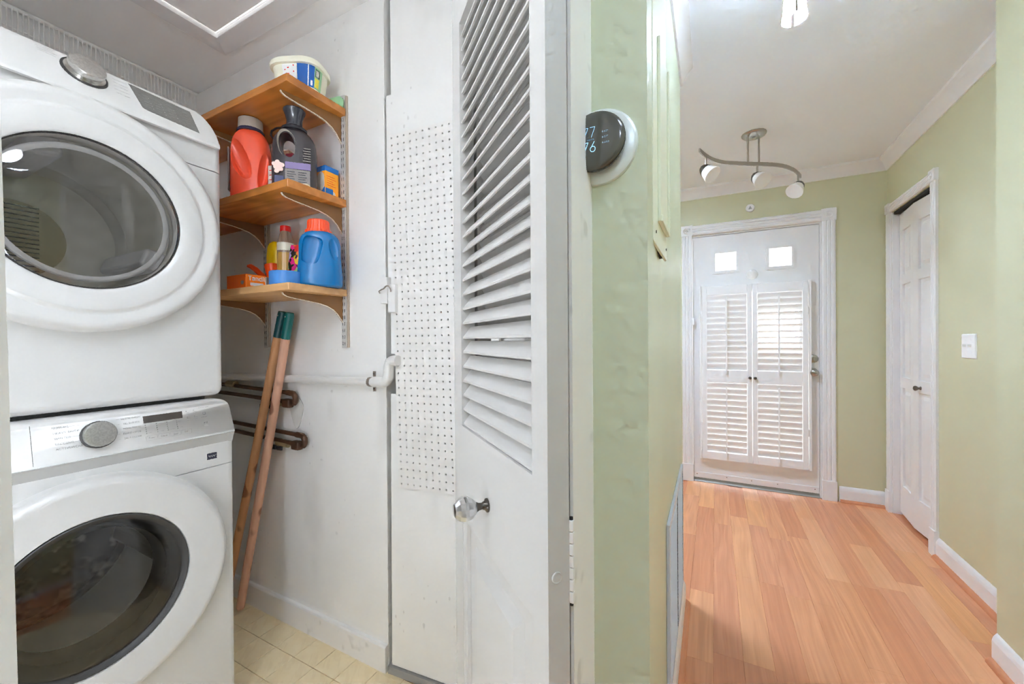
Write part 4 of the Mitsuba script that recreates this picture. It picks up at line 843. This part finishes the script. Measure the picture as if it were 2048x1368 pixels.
for i, s_ in enumerate(('52°', '37°', '2:51')):
    glow(face, 'small_text', onface(text(s_, 0.0030, 0.0003, True, centre=False), 0.0165, 0.0075 - 0.0090 * i), [0.06, 0.09, 0.115], f'small glowing text {s_}')
    glow(face, 'small_icon', onface(disc(0.0013, 0.0003, 10), 0.0145, 0.0090 - 0.0090 * i), [0.06, 0.09, 0.115])

# ------------------------------------------------------------------ panel box and return vent on the left corridor wall
wd_ = V(-0.008, 0.79, 0); wd_ /= np.linalg.norm(wd_); wn = V(wd_[1], -wd_[0], 0); WO = V(-0.128, 1.15, 0)
onL = lambda mesh, y_, z_, off=0.0: frame(mesh, WO + wd_ * (y_ - 1.15) + wn * off + V(0, 0, z_), wd_, Z, wn)
eb = thing('breaker_panel', 'pale painted breaker panel cover with small door on the left corridor wall', 'breaker panel')
put(eb, 'cover', box(-0.1105, -0.1045, 0.806, 1.040, 1.362, 2.05, 0.0008), 'cream_paint')
put(eb, 'shade_slab', box(-0.126, -0.1105, 0.812, 1.034, 1.368, 2.044, 0), 'dark_gap')  # dark slab painted in for the shade behind the cover
dd = put(eb, 'door', box(-0.1045, -0.0985, 0.872, 1.020, 1.415, 1.80, 0.001), 'cream_paint', label='small hinged panel door')
put(dd, 'lip', box(-0.0985, -0.0945, 1.000, 1.020, 1.415, 1.80, 0.001), 'cream_paint')
put(dd, 'lip', box(-0.0985, -0.0945, 0.872, 0.9995, 1.415, 1.428, 0.001), 'cream_paint')
for z_ in (1.52, 1.73): put(eb, 'latch', box(-0.1045, -0.1005, 1.0225, 1.027, z_, z_ + 0.012, 0.0005), 'dark_nickel')
for y_, z_ in ((0.84, 1.386), (1.02, 1.386)): put(eb, 'screw', onX(disc(0.003, 0.0015, 12), -0.1045, y_, z_), 'dark_nickel')
rv = thing('return_vent', 'grey painted return air grille low on the left corridor wall', 'vent')
y0_, y1_, z0_, z1_ = 1.225, 1.86, 0.112, 0.628
put(rv, 'frame', onL(ext(sbox(0, 0, y1_ - y0_, z1_ - z0_).difference(sbox(0.022, 0.022, y1_ - y0_ - 0.022, z1_ - z0_ - 0.022)), 0.009), y0_, z0_, 0.001), 'vent_grey')
put(rv, 'dark_sheet', onL(ext(sbox(0.02, 0.02, y1_ - y0_ - 0.02, z1_ - z0_ - 0.02), 0.001), y0_, z0_, 0.0002), 'dark_gap')  # flat dark sheet standing in for the duct depth
for a_, b_ in ((0.024, 0.306), (0.328, 0.610)):
    bank = cat_([frame(ext(Polygon([(0.0015, 0), (0.0085, -0.0085), (0.0095, -0.0075), (0.0025, 0.001)]), b_ - a_), (a_, 0.032 + 0.0128 * k_, 0.0), V(0, 0, 1), V(0, 1, 0), V(1, 0, 0)) for k_ in range(36)])
    put(rv, 'dark_strip', onL(ext(sbox(b_ + 0.001, 0.022, b_ + 0.0195, z1_ - z0_ - 0.022), 0.0008), y0_, z0_, 0.0088), 'dark_gap')  # dark strip drawn in for the gap beside the louver bank
    put(rv, 'louver_bank', onL(bank, y0_, z0_, 0.0), 'vent_grey', kind='stuff', label='bank of stamped grey louvers')

# ------------------------------------------------------------------ casings with corner blocks
def casing(name, conv, u0, u1, top_, cw, label, plinth=True, thick=0.016):
    t = struct(name, label=label)
    leg = Polygon([(0, 0), (cw, 0), (cw, thick * 0.7), (cw * 0.9, thick), (cw * 0.72, thick), (cw * 0.66, thick * 0.7), (cw * 0.58, thick), (cw * 0.42, thick), (cw * 0.34, thick * 0.7), (cw * 0.28, thick), (cw * 0.1, thick), (0, thick * 0.7)])
    z_ = 0.14 if plinth else 0.0
    for u in (u0 - cw, u1):
        m = ext(leg, top_ - z_); put(t, 'leg', conv(frame(m, (u, top_, 0), V(1, 0, 0), V(0, 0, 1), V(0, -1, 0))), 'trim_white')
        if plinth: put(t, 'plinth_block', conv(ext(sbox(u - 0.004, 0, u + cw + 0.004, 0.14), thick + 0.005)), 'trim_white')
        rb_ = put(t, 'corner_block', conv(ext(sbox(u - 0.004, top_, u + cw + 0.004, top_ + cw + 0.008), thick + 0.004)), 'trim_white')
        put(rb_, 'rosette', conv(lathe([(cw * 0.36, thick + 0.003), (cw * 0.33, thick + 0.008), (cw * 0.26, thick + 0.0045), (cw * 0.16, thick + 0.0045), (cw * 0.10, thick + 0.009), (0, thick + 0.010)], 28).apply_translation((u + cw / 2, top_ + cw / 2 + 0.004, 0))), 'trim_white', smooth=40)
    m = ext(leg, (u1 - u0) - 0.008); put(t, 'head', conv(frame(m, (u0 + 0.004, top_ + 0.002, 0), V(0, 1, 0), V(0, 0, 1), V(1, 0, 0))), 'trim_white')
convE = lambda m: onMY(m, 0, 3.59, 0)
casing('trim_7', convE, -0.165, 0.693, 2.018, 0.078, 'white fluted casing with corner blocks around the front door')
convR = lambda m: frame(m, (1.052, 0, 0), -Y, Z, -X)      # local u = -y
casing('trim_8', convR, -3.51, -2.945, 2.005, 0.055, 'white casing with corner blocks around the bifold closet', plinth=True)

# ------------------------------------------------------------------ front door
D1_ = struct('door_1', label='white front door with two small lites and plantation shutters')
jam = sbox(-0.185, 0, 0.70, 2.025).difference(sbox(-0.166, -0.1, 0.682, 2.008))
put(D1_, 'jamb', frame(ext(jam, 0.10), (0, 3.70, 0), X, Z, -Y), 'trim_white')
lites = [(-0.002, 0.158, 1.712, 1.866), (0.365, 0.520, 1.714, 1.866)]
main = (-0.055, 0.560, 0.26, 1.54)
slab = sbox(-0.163, 0.040, 0.679, 2.004)
for a_, b_, c_, d_ in lites + [main]: slab = slab.difference(sbox(a_, c_, b_, d_))
put(D1_, 'slab', frame(ext(slab, 0.044), (0, 3.650, 0), X, Z, -Y), 'door_white')
for i_, (a_, b_, c_, d_) in enumerate(lites):
    fr2 = sbox(a_ - 0.018, c_ - 0.018, b_ + 0.018, d_ + 0.018).difference(sbox(a_ + 0.006, c_ + 0.006, b_ - 0.006, d_ - 0.006))
    k_ = put(D1_, 'lite_frame', frame(ext(fr2, 0.009), (0, 3.607, 0), X, Z, -Y), 'door_white')
    put(k_, 'bead', frame(ext(sbox(a_ - 0.010, c_ - 0.010, b_ + 0.010, d_ + 0.010).difference(sbox(a_ - 0.004, c_ - 0.004, b_ + 0.004, d_ + 0.004)), 0.004), (0, 3.5985, 0), X, Z, -Y), 'door_white')
    put(k_, 'pane', frame(ext(sbox(a_, c_, b_, d_), 0.0005), (0, 3.628, 0), X, Z, -Y), 'pane_glass')
a_, b_, c_, d_ = main
put(D1_, 'pane', frame(ext(sbox(a_, c_, b_, d_), 0.0005), (0, 3.630, 0), X, Z, -Y), 'pane_glass')
put(D1_, 'sweep', box(-0.16, 0.676, 3.600, 3.606, 0.030, 0.075, 0.001), 'door_white')
put(D1_, 'threshold', along_x([(3.592, 0), (3.70, 0), (3.70, 0.026), (3.64, 0.026), (3.600, 0.010)], -0.165, 0.681), 'threshold_grey', label='grey metal threshold')
scr_ = [(-0.135, 0.058), (0.08, 0.058), (0.25, 0.058), (0.42, 0.058), (0.65, 0.058)]
for a_, c_ in scr_: put(D1_, 'screw', onMY(disc(0.004, 0.0015, 10), a_, 3.600, c_), 'copper_screw')
knob_prof = [(0, 0), (0.031, 0), (0.031, 0.004), (0.027, 0.008), (0.012, 0.012), (0.0105, 0.026), (0.020, 0.034), (0.0265, 0.044), (0.0265, 0.052), (0.020, 0.060), (0.008, 0.063), (0, 0.063)]
put(D1_, 'door_knob', onMY(lathe(knob_prof, 40), 0.643, 3.606, 0.920), 'nickel', smooth=50, label='polished nickel door knob')
dbk = put(D1_, 'deadbolt', onMY(lathe([(0, 0), (0.031, 0), (0.031, 0.006), (0.027, 0.012), (0.016, 0.015), (0, 0.015)], 40), 0.643, 3.606, 1.020), 'nickel', smooth=40, label='nickel deadbolt plate')
put(dbk, 'thumb_turn', onMY(rbox(-0.006, 0.006, -0.016, 0.016, 0.012, 0.028, 0.004, 1), 0.643, 3.606, 1.020), 'nickel', smooth=50)
put(D1_, 'viewer_cover', onMY(lathe([(0, 0), (0.038, 0), (0.037, 0.008), (0.030, 0.018), (0.015, 0.024), (0, 0.025)], 40), 0.259, 3.606, 1.672), 'plastic_white', smooth=50, label='round white viewer cover')
solo('door_sensor', box(-0.171, -0.149, 3.561, 3.5735, 1.285, 1.345, 0.002), 'plastic_white', 'small white door contact on the left casing of the front door', 'door sensor')
# shutters
lam = lambda w, t: Polygon([(w / 2 * math.cos(a), t / 2 * math.sin(a)) for a in np.linspace(0, 2 * np.pi, 17)[:-1]])
def shutter(u0, u1, lab, tilts, knob_u, rod_u):
    s_ = thing('shutter', lab, 'shutter'); yf, yb_ = 3.548, 3.578
    B = lambda a, b, c, d, y0=yf, y1=yb_: box(a, b, y0, y1, c, d, 0.0012)
    put(s_, 'stile', B(u0, u0 + 0.032, 0.207, 1.592), 'shutter_white'); put(s_, 'stile', B(u1 - 0.032, u1, 0.207, 1.592), 'shutter_white')
    put(s_, 'rail', B(u0 + 0.032, u1 - 0.032, 1.520, 1.592), 'shutter_white'); put(s_, 'rail', B(u0 + 0.032, u1 - 0.032, 0.822, 0.922), 'shutter_white'); put(s_, 'rail', B(u0 + 0.032, u1 - 0.032, 0.207, 0.265), 'shutter_white')
    L_ = u1 - u0 - 0.068
    for (z_a, z_b), tilt in zip(((0.926, 1.516), (0.269, 0.818)), tilts):
        n_ = round((z_b - z_a) / 0.0465); pitch_ = (z_b - z_a) / n_
        for j in range(n_):
            tl = tilt[j] if isinstance(tilt, (list, tuple)) else tilt
            key = ('sl', round(L_, 4), tl)
            if key not in CACHE:
                a = rad(tl); c, q = math.cos(a), math.sin(a)
                pl = affinity.affine_transform(lam(0.0525, 0.007), [c, -q, q, c, 0, 0])
                CACHE[key] = mikit.ply(along_x(pl, 0, L_), 'shutter_white', smooth=40)
            put(s_, 'slat', CACHE[key], None, at=T().translate([u0 + 0.034, 3.563, z_a + pitch_ * (j + 0.5)]))
        put(s_, 'tilt_rod', box(rod_u - 0.005, rod_u + 0.005, 3.528, 3.537, z_a - 0.035, z_b - 0.02, 0.001), 'shutter_white')
    put(s_, 'knob', onMY(lathe([(0, 0), (0.006, 0), (0.005, 0.008), (0.011, 0.016), (0.0115, 0.021), (0.008, 0.026), (0, 0.027)], 24), knob_u, yf, 0.868), 'dark_nickel', smooth=50, label='small dark metal knob')
    for z_ in (0.45, 1.35): put(s_, 'hinge', box(*( (u0 - 0.008, u0 - 0.0005) if knob_u > (u0 + u1) / 2 else (u1 + 0.0005, u1 + 0.008)), 3.556, 3.580, z_, z_ + 0.05, 0.0005), 'shutter_white')
CACHE = {}
shutter(-0.092, 0.2535, 'left white plantation shutter on the front door, slats closed', (-70, -68), 0.238, 0.080)
shutter(0.2575, 0.604, 'right white plantation shutter on the front door, upper slats partly open', ([-68, -66, -56, -34, -22, -16, -18, -24, -16, -30, -48, -62, -68], -69), 0.272, 0.425)
put(D1_, 'shutter_strip', box(-0.114, -0.101, 3.560, 3.605, 0.20, 1.60, 0.001), 'shutter_white'); put(D1_, 'shutter_strip', box(0.613, 0.626, 3.560, 3.605, 0.20, 1.60, 0.001), 'shutter_white')
# outside: porch floor and a pale blue house side to the right
struct('ground', box(-6, 8, 3.72, 14, -0.2, -0.05, 0), 'exterior_grey', 'pale porch floor outside the front door')
struct('wall_outside', box(0.665, 0.9, 4.3, 4.5, -0.05, 1.75, 0), 'exterior_blue', 'grey blue house side seen through the shutter')

# ------------------------------------------------------------------ bifold closet on the right wall
D3 = struct('door_3', label='white bifold closet door with three panels on each leaf')
put(D3, 'track', box(1.060, 1.09, 2.95, 3.505, 1.988, 2.004, 0), 'dark_gap')
put(D3, 'jamb', box(1.0525, 1.15, 3.500, 3.5095, 0, 2.004, 0), 'trim_white'); put(D3, 'jamb', box(1.0525, 1.15, 2.9455, 2.9525, 0, 2.004, 0), 'trim_white')
for (ya, yb2, skew) in ((3.4965, 3.2280, 1), (3.2255, 2.9555, -1)):
    w_ = abs(ya - yb2)
    # leaf in local coordinates: u from the left seen from the hall, v up; the leaves fold out a little at their common edge
    xa, xb = (1.088, 1.066) if skew > 0 else (1.064, 1.086)
    du = V(xb - xa, yb2 - ya, 0); du /= np.linalg.norm(du); nn = V(du[1], -du[0], 0); nn = nn if nn[0] < 0 else -nn
    O = V(xa, ya, 0)
    F_ = lambda m, off=0.0: frame(m, O + nn * off, du, Z, nn)
    full = sbox(0, 0.022, w_, 1.978)
    wins = [(0.055, 1.575, w_ - 0.055, 1.865), (0.055, 0.915, w_ - 0.055, 1.515), (0.055, 0.205, w_ - 0.055, 0.845)]
    for q in wins: full = full.difference(sbox(*q))
    lf = put(D3, 'leaf', F_(ext(full, 0.028), -0.028), 'door_white')
    for q in wins:
        put(lf, 'panel', F_(ext(sbox(*q), 0.010), -0.0215), 'door_white')
        m_ = loft([np.array([[q[0] + 0.022, q[1] + 0.022, 0], [q[2] - 0.022, q[1] + 0.022, 0], [q[2] - 0.022, q[3] - 0.022, 0], [q[0] + 0.022, q[3] - 0.022, 0]]), np.array([[q[0] + 0.042, q[1] + 0.042, 0.008], [q[2] - 0.042, q[1] + 0.042, 0.008], [q[2] - 0.042, q[3] - 0.042, 0.008], [q[0] + 0.042, q[3] - 0.042, 0.008]])])
        put(lf, 'raised_field', F_(m_, -0.0115), 'door_white')
    if skew < 0:
        put(lf, 'knob', F_(lathe([(0, 0), (0.011, 0), (0.007, 0.004), (0.006, 0.012), (0.013, 0.018), (0.015, 0.024), (0.012, 0.030), (0, 0.032)], 28).apply_translation((0.075, 0.872, 0)), 0.0), 'bronze', smooth=50, label='dark bronze knob')
sw = thing('light_switch', 'white double light switch plate on the right green wall', 'light switch')
pl = loft([np.array([[sx * (0.058 - e_), sy * (0.0575 - e_), z_] for sx, sy in ((-1, -1), (1, -1), (1, 1), (-1, 1))]) for e_, z_ in ((0, 0), (0, 0.002), (0.004, 0.006))])
onR = lambda m, y_, z_: frame(m, (1.052, y_, z_), -Y, Z, -X)
put(sw, 'plate', onR(pl, 2.603, 1.128), 'plastic_white')
for o_ in (-0.023, 0.023):
    put(sw, 'toggle', onR(rbox(o_ - 0.004, o_ + 0.004, -0.002, 0.010, 0.004, 0.018, 0.002, 1), 2.603, 1.128), 'plastic_white', smooth=40)
    for v_ in (-0.03, 0.03): put(sw, 'screw', onR(disc(0.0025, 0.0008, 10).apply_translation((o_, v_, 0.006)), 2.603, 1.128), 'plastic_white')

# ------------------------------------------------------------------ track light and pendant
tk = thing('track_light', 'brushed nickel S-curved track light with three glass spots on the hall ceiling', 'ceiling light')
can = lathe([(0, 0), (0.066, 0.0), (0.066, -0.006), (0.060, -0.012), (0.03, -0.020), (0, -0.021)], 48); can.vertices *= (1.0, 1.0, 1.0)
put(tk, 'canopy', can.apply_translation((0.213, 2.788, CEIL)), 'nickel', smooth=40)
put(tk, 'finial', ellipsoid(0.010, 0.010, 0.010, 2).apply_translation((0.213, 2.788, CEIL - 0.024)), 'nickel', smooth=True)
ctrl = np.array([(-0.073, 2.445), (-0.022, 2.582), (0.057, 2.689), (0.13, 2.74), (0.205, 2.788), (0.299, 2.845), (0.387, 2.925), (0.452, 3.030), (0.500, 3.150)])
from scipy.interpolate import CubicSpline
tt_ = np.concatenate([[0], np.cumsum(np.linalg.norm(np.diff(ctrl, axis=0), axis=1))]); cs = CubicSpline(tt_, ctrl); q_ = cs(np.linspace(0, tt_[-1], 48))
tan = np.gradient(q_, axis=0); tan /= np.linalg.norm(tan, axis=1, keepdims=True)
rings = [np.array([[x_ - ty * a, y_ + tx * a, 2.222 + b] for a, b in ((-0.004, -0.011), (0.004, -0.011), (0.004, 0.011), (-0.004, 0.011))]) for (x_, y_), (tx, ty) in zip(q_, tan)]
put(tk, 'track_bar', loft(rings), 'nickel', smooth=30)
for x_, y_ in ((0.180, 2.770), (0.240, 2.806)): put(tk, 'rod', tube([(x_, y_, 2.232), (x_, y_, 2.388)], 0.0052, 12), 'nickel', smooth=True)
scene['spot_glass'] = {'type': 'twosided', 'b': {'type': 'principled', 'base_color': rgb((226, 224, 220)), 'roughness': 0.25, 'specular': 0.6}}
for (x_, y_), dirv in zip(((-0.043, 2.54), (0.230, 2.800), (0.476, 3.085)), ((0.62, -0.30, -0.72), (0.45, -0.62, -0.64), (-0.45, -0.55, -0.70))):
    hd_ = put(tk, 'spot', tube([(x_, y_, 2.212), (x_, y_, 2.150)], 0.0055, 10), 'nickel', smooth=True, label='small swivelling spot')
    d_ = V(*dirv); d_ /= np.linalg.norm(d_); m4 = trimesh.geometry.align_vectors(Z, d_)
    cup = lathe([(0, -0.032), (0.020, -0.029), (0.031, -0.012), (0.035, 0.004), (0.033, 0.004), (0.026, -0.010), (0, -0.024)], 28).apply_transform(m4).apply_translation((x_, y_, 2.140))
    put(hd_, 'cup', cup, 'dark_nickel', smooth=50)
    gl = lathe([(0.0325, 0.002), (0.039, 0.022), (0.050, 0.056), (0.0485, 0.0575), (0.030, 0.052), (0, 0.050)], 28).apply_transform(m4).apply_translation((x_, y_, 2.140))
    put(hd_, 'glass_shade', gl, 'spot_glass', smooth=50, label='frosted glass shade')
pd = thing('pendant_light', 'lit glass pendant spot hanging from the hall ceiling at the top edge', 'pendant light')
px_, py_ = 0.216, 1.45
put(pd, 'canopy', lathe([(0, 0), (0.060, 0), (0.058, -0.012), (0.02, -0.022), (0, -0.022)], 40).apply_translation((px_, py_, CEIL)), 'nickel', smooth=40)
put(pd, 'rod', tube([(px_, py_, 2.255), (px_, py_, 2.38)], 0.006, 12), 'nickel', smooth=True)
put(pd, 'cup', lathe([(0, 2.262), (0.016, 2.260), (0.024, 2.246), (0.026, 2.236), (0, 2.236)], 32).apply_translation((px_, py_, 0)), 'nickel', smooth=40)
gk = []
for h0, h1 in ((-82, 82), (98, 262)):
    a = np.radians(np.linspace(h0, h1, 22)); 
    outer = [np.array([[px_ + r_ * math.cos(t), py_ + r_ * math.sin(t), z_] for t in a] + [[px_ + (r_ - 0.003) * math.cos(t), py_ + (r_ - 0.003) * math.sin(t), z_] for t in a[::-1]]) for r_, z_ in ((0.024, 2.236), (0.026, 2.20), (0.029, 2.16), (0.033, 2.128))]
    gs = loft(outer); gs = gs if gs.volume > 0 else (gs.invert() or gs)
    k_ = put(pd, 'glass_shade', gs, 'spot_glass', smooth=40, label='glowing glass shade half')
    scene[k_]['emitter'] = {'type': 'area', 'radiance': {'type': 'rgb', 'value': [LAMP_PENDANT * q for q in COOL_HALL]}}
put(pd, 'seam_strip', box(px_ - 0.0022, px_ + 0.0022, py_ - 0.0345, py_ - 0.031, 2.13, 2.236, 0), 'copper_screw')
hk = thing('wall_sensor', 'small round clear sensor on the wall above the front door', 'sensor')
put(hk, 'base', onMY(lathe([(0, 0), (0.030, 0), (0.030, 0.006), (0.026, 0.010), (0, 0.010)], 36), 0.247, 3.59, 2.185), 'plastic_white', smooth=40)
put(hk, 'emblem', onMY(ext(Polygon([(-0.013, -0.010), (0.013, -0.010), (0, 0.014)]), 0.002), 0.247, 3.58, 2.185), 'handle_grey')

# ------------------------------------------------------------------ unseen lamps outside the frame, placed to light closet and hall
cg = thing('added_tube_light', 'added fill tube light, out of view on the closet side wall facing the shelves', 'fill light')
put(cg, 'batten', box(-0.825, -0.775, -0.0495, -0.030, 0.25, 2.00, 0.003), 'plastic_white')
tm = lathe([(0, 0.30), (0.020, 0.30), (0.020, 1.95), (0, 1.95)], 20).apply_translation((-0.80, -0.005, 0))
if tm.volume < 0: tm.invert()
gkey = put(cg, 'tube', tm, 'plastic_white', smooth=30)
scene[gkey]['emitter'] = {'type': 'area', 'radiance': {'type': 'rgb', 'value': [FILL_TUBE * q for q in COOL_CLOSET]}}
for zz in (0.285, 1.965): put(cg, 'lamp_holder', box(-0.822, -0.778, -0.030, 0.020, zz - 0.013, zz + 0.013, 0.002), 'plastic_white')
cg = thing('unseen_globe_light', 'unseen white globe pendant under the closet ceiling, placed to light the closet', 'ceiling light')
put(cg, 'base', lathe([(0, 0), (0.07, 0), (0.07, -0.02), (0.05, -0.03), (0, -0.03)], 32).apply_translation((-0.70, 0.16, CEIL)), 'plastic_white', smooth=40)
gkey = put(cg, 'globe', ellipsoid(0.085, 0.085, 0.075, 3).apply_translation((-0.70, 0.16, CEIL - 0.44)), 'plastic_white', smooth=True)
put(cg, 'stem', tube([(-0.70, 0.16, CEIL - 0.03), (-0.70, 0.16, CEIL - 0.37)], 0.008, 14), 'plastic_white', smooth=True)
scene[gkey]['emitter'] = {'type': 'area', 'radiance': {'type': 'rgb', 'value': [UNSEEN_GLOBE * q for q in COOL_CLOSET]}}
for xx, yy, LH, wh in ((0.42, -0.95, UNSEEN_HALL[0], 'placed to light the hall from behind the camera'), (0.42, 0.15, UNSEEN_HALL[1], 'placed to light the hall and closet from above the camera'), (-0.62, 2.25, UNSEEN_FOYER, 'in the foyer, placed to light the hall end')):
    cg = thing('unseen_flush_light', 'unseen round flush ceiling light ' + wh, 'ceiling light')
    put(cg, 'rim', lathe([(0.165, 0), (0.175, 0), (0.175, -0.03), (0.160, -0.034), (0.158, -0.03)], 40).apply_translation((xx, yy, CEIL)), 'plastic_white', smooth=40)
    gkey = put(cg, 'diffuser', lathe([(0.158, -0.028), (0.12, -0.045), (0.06, -0.054), (0, -0.056)], 40).apply_translation((xx, yy, CEIL)), 'plastic_white', smooth=True)
    m_ = lathe([(0.158, -0.028), (0.12, -0.045), (0.06, -0.054), (0, -0.056)][::-1], 40).apply_translation((xx, yy, CEIL))
    if m_.face_normals[:, 2].mean() > 0: m_.invert()
    scene[gkey] = mikit.ply(m_, 'plastic_white', smooth=True)
    scene[gkey]['emitter'] = {'type': 'area', 'radiance': {'type': 'rgb', 'value': [LH * q for q in COOL_HALL]}}
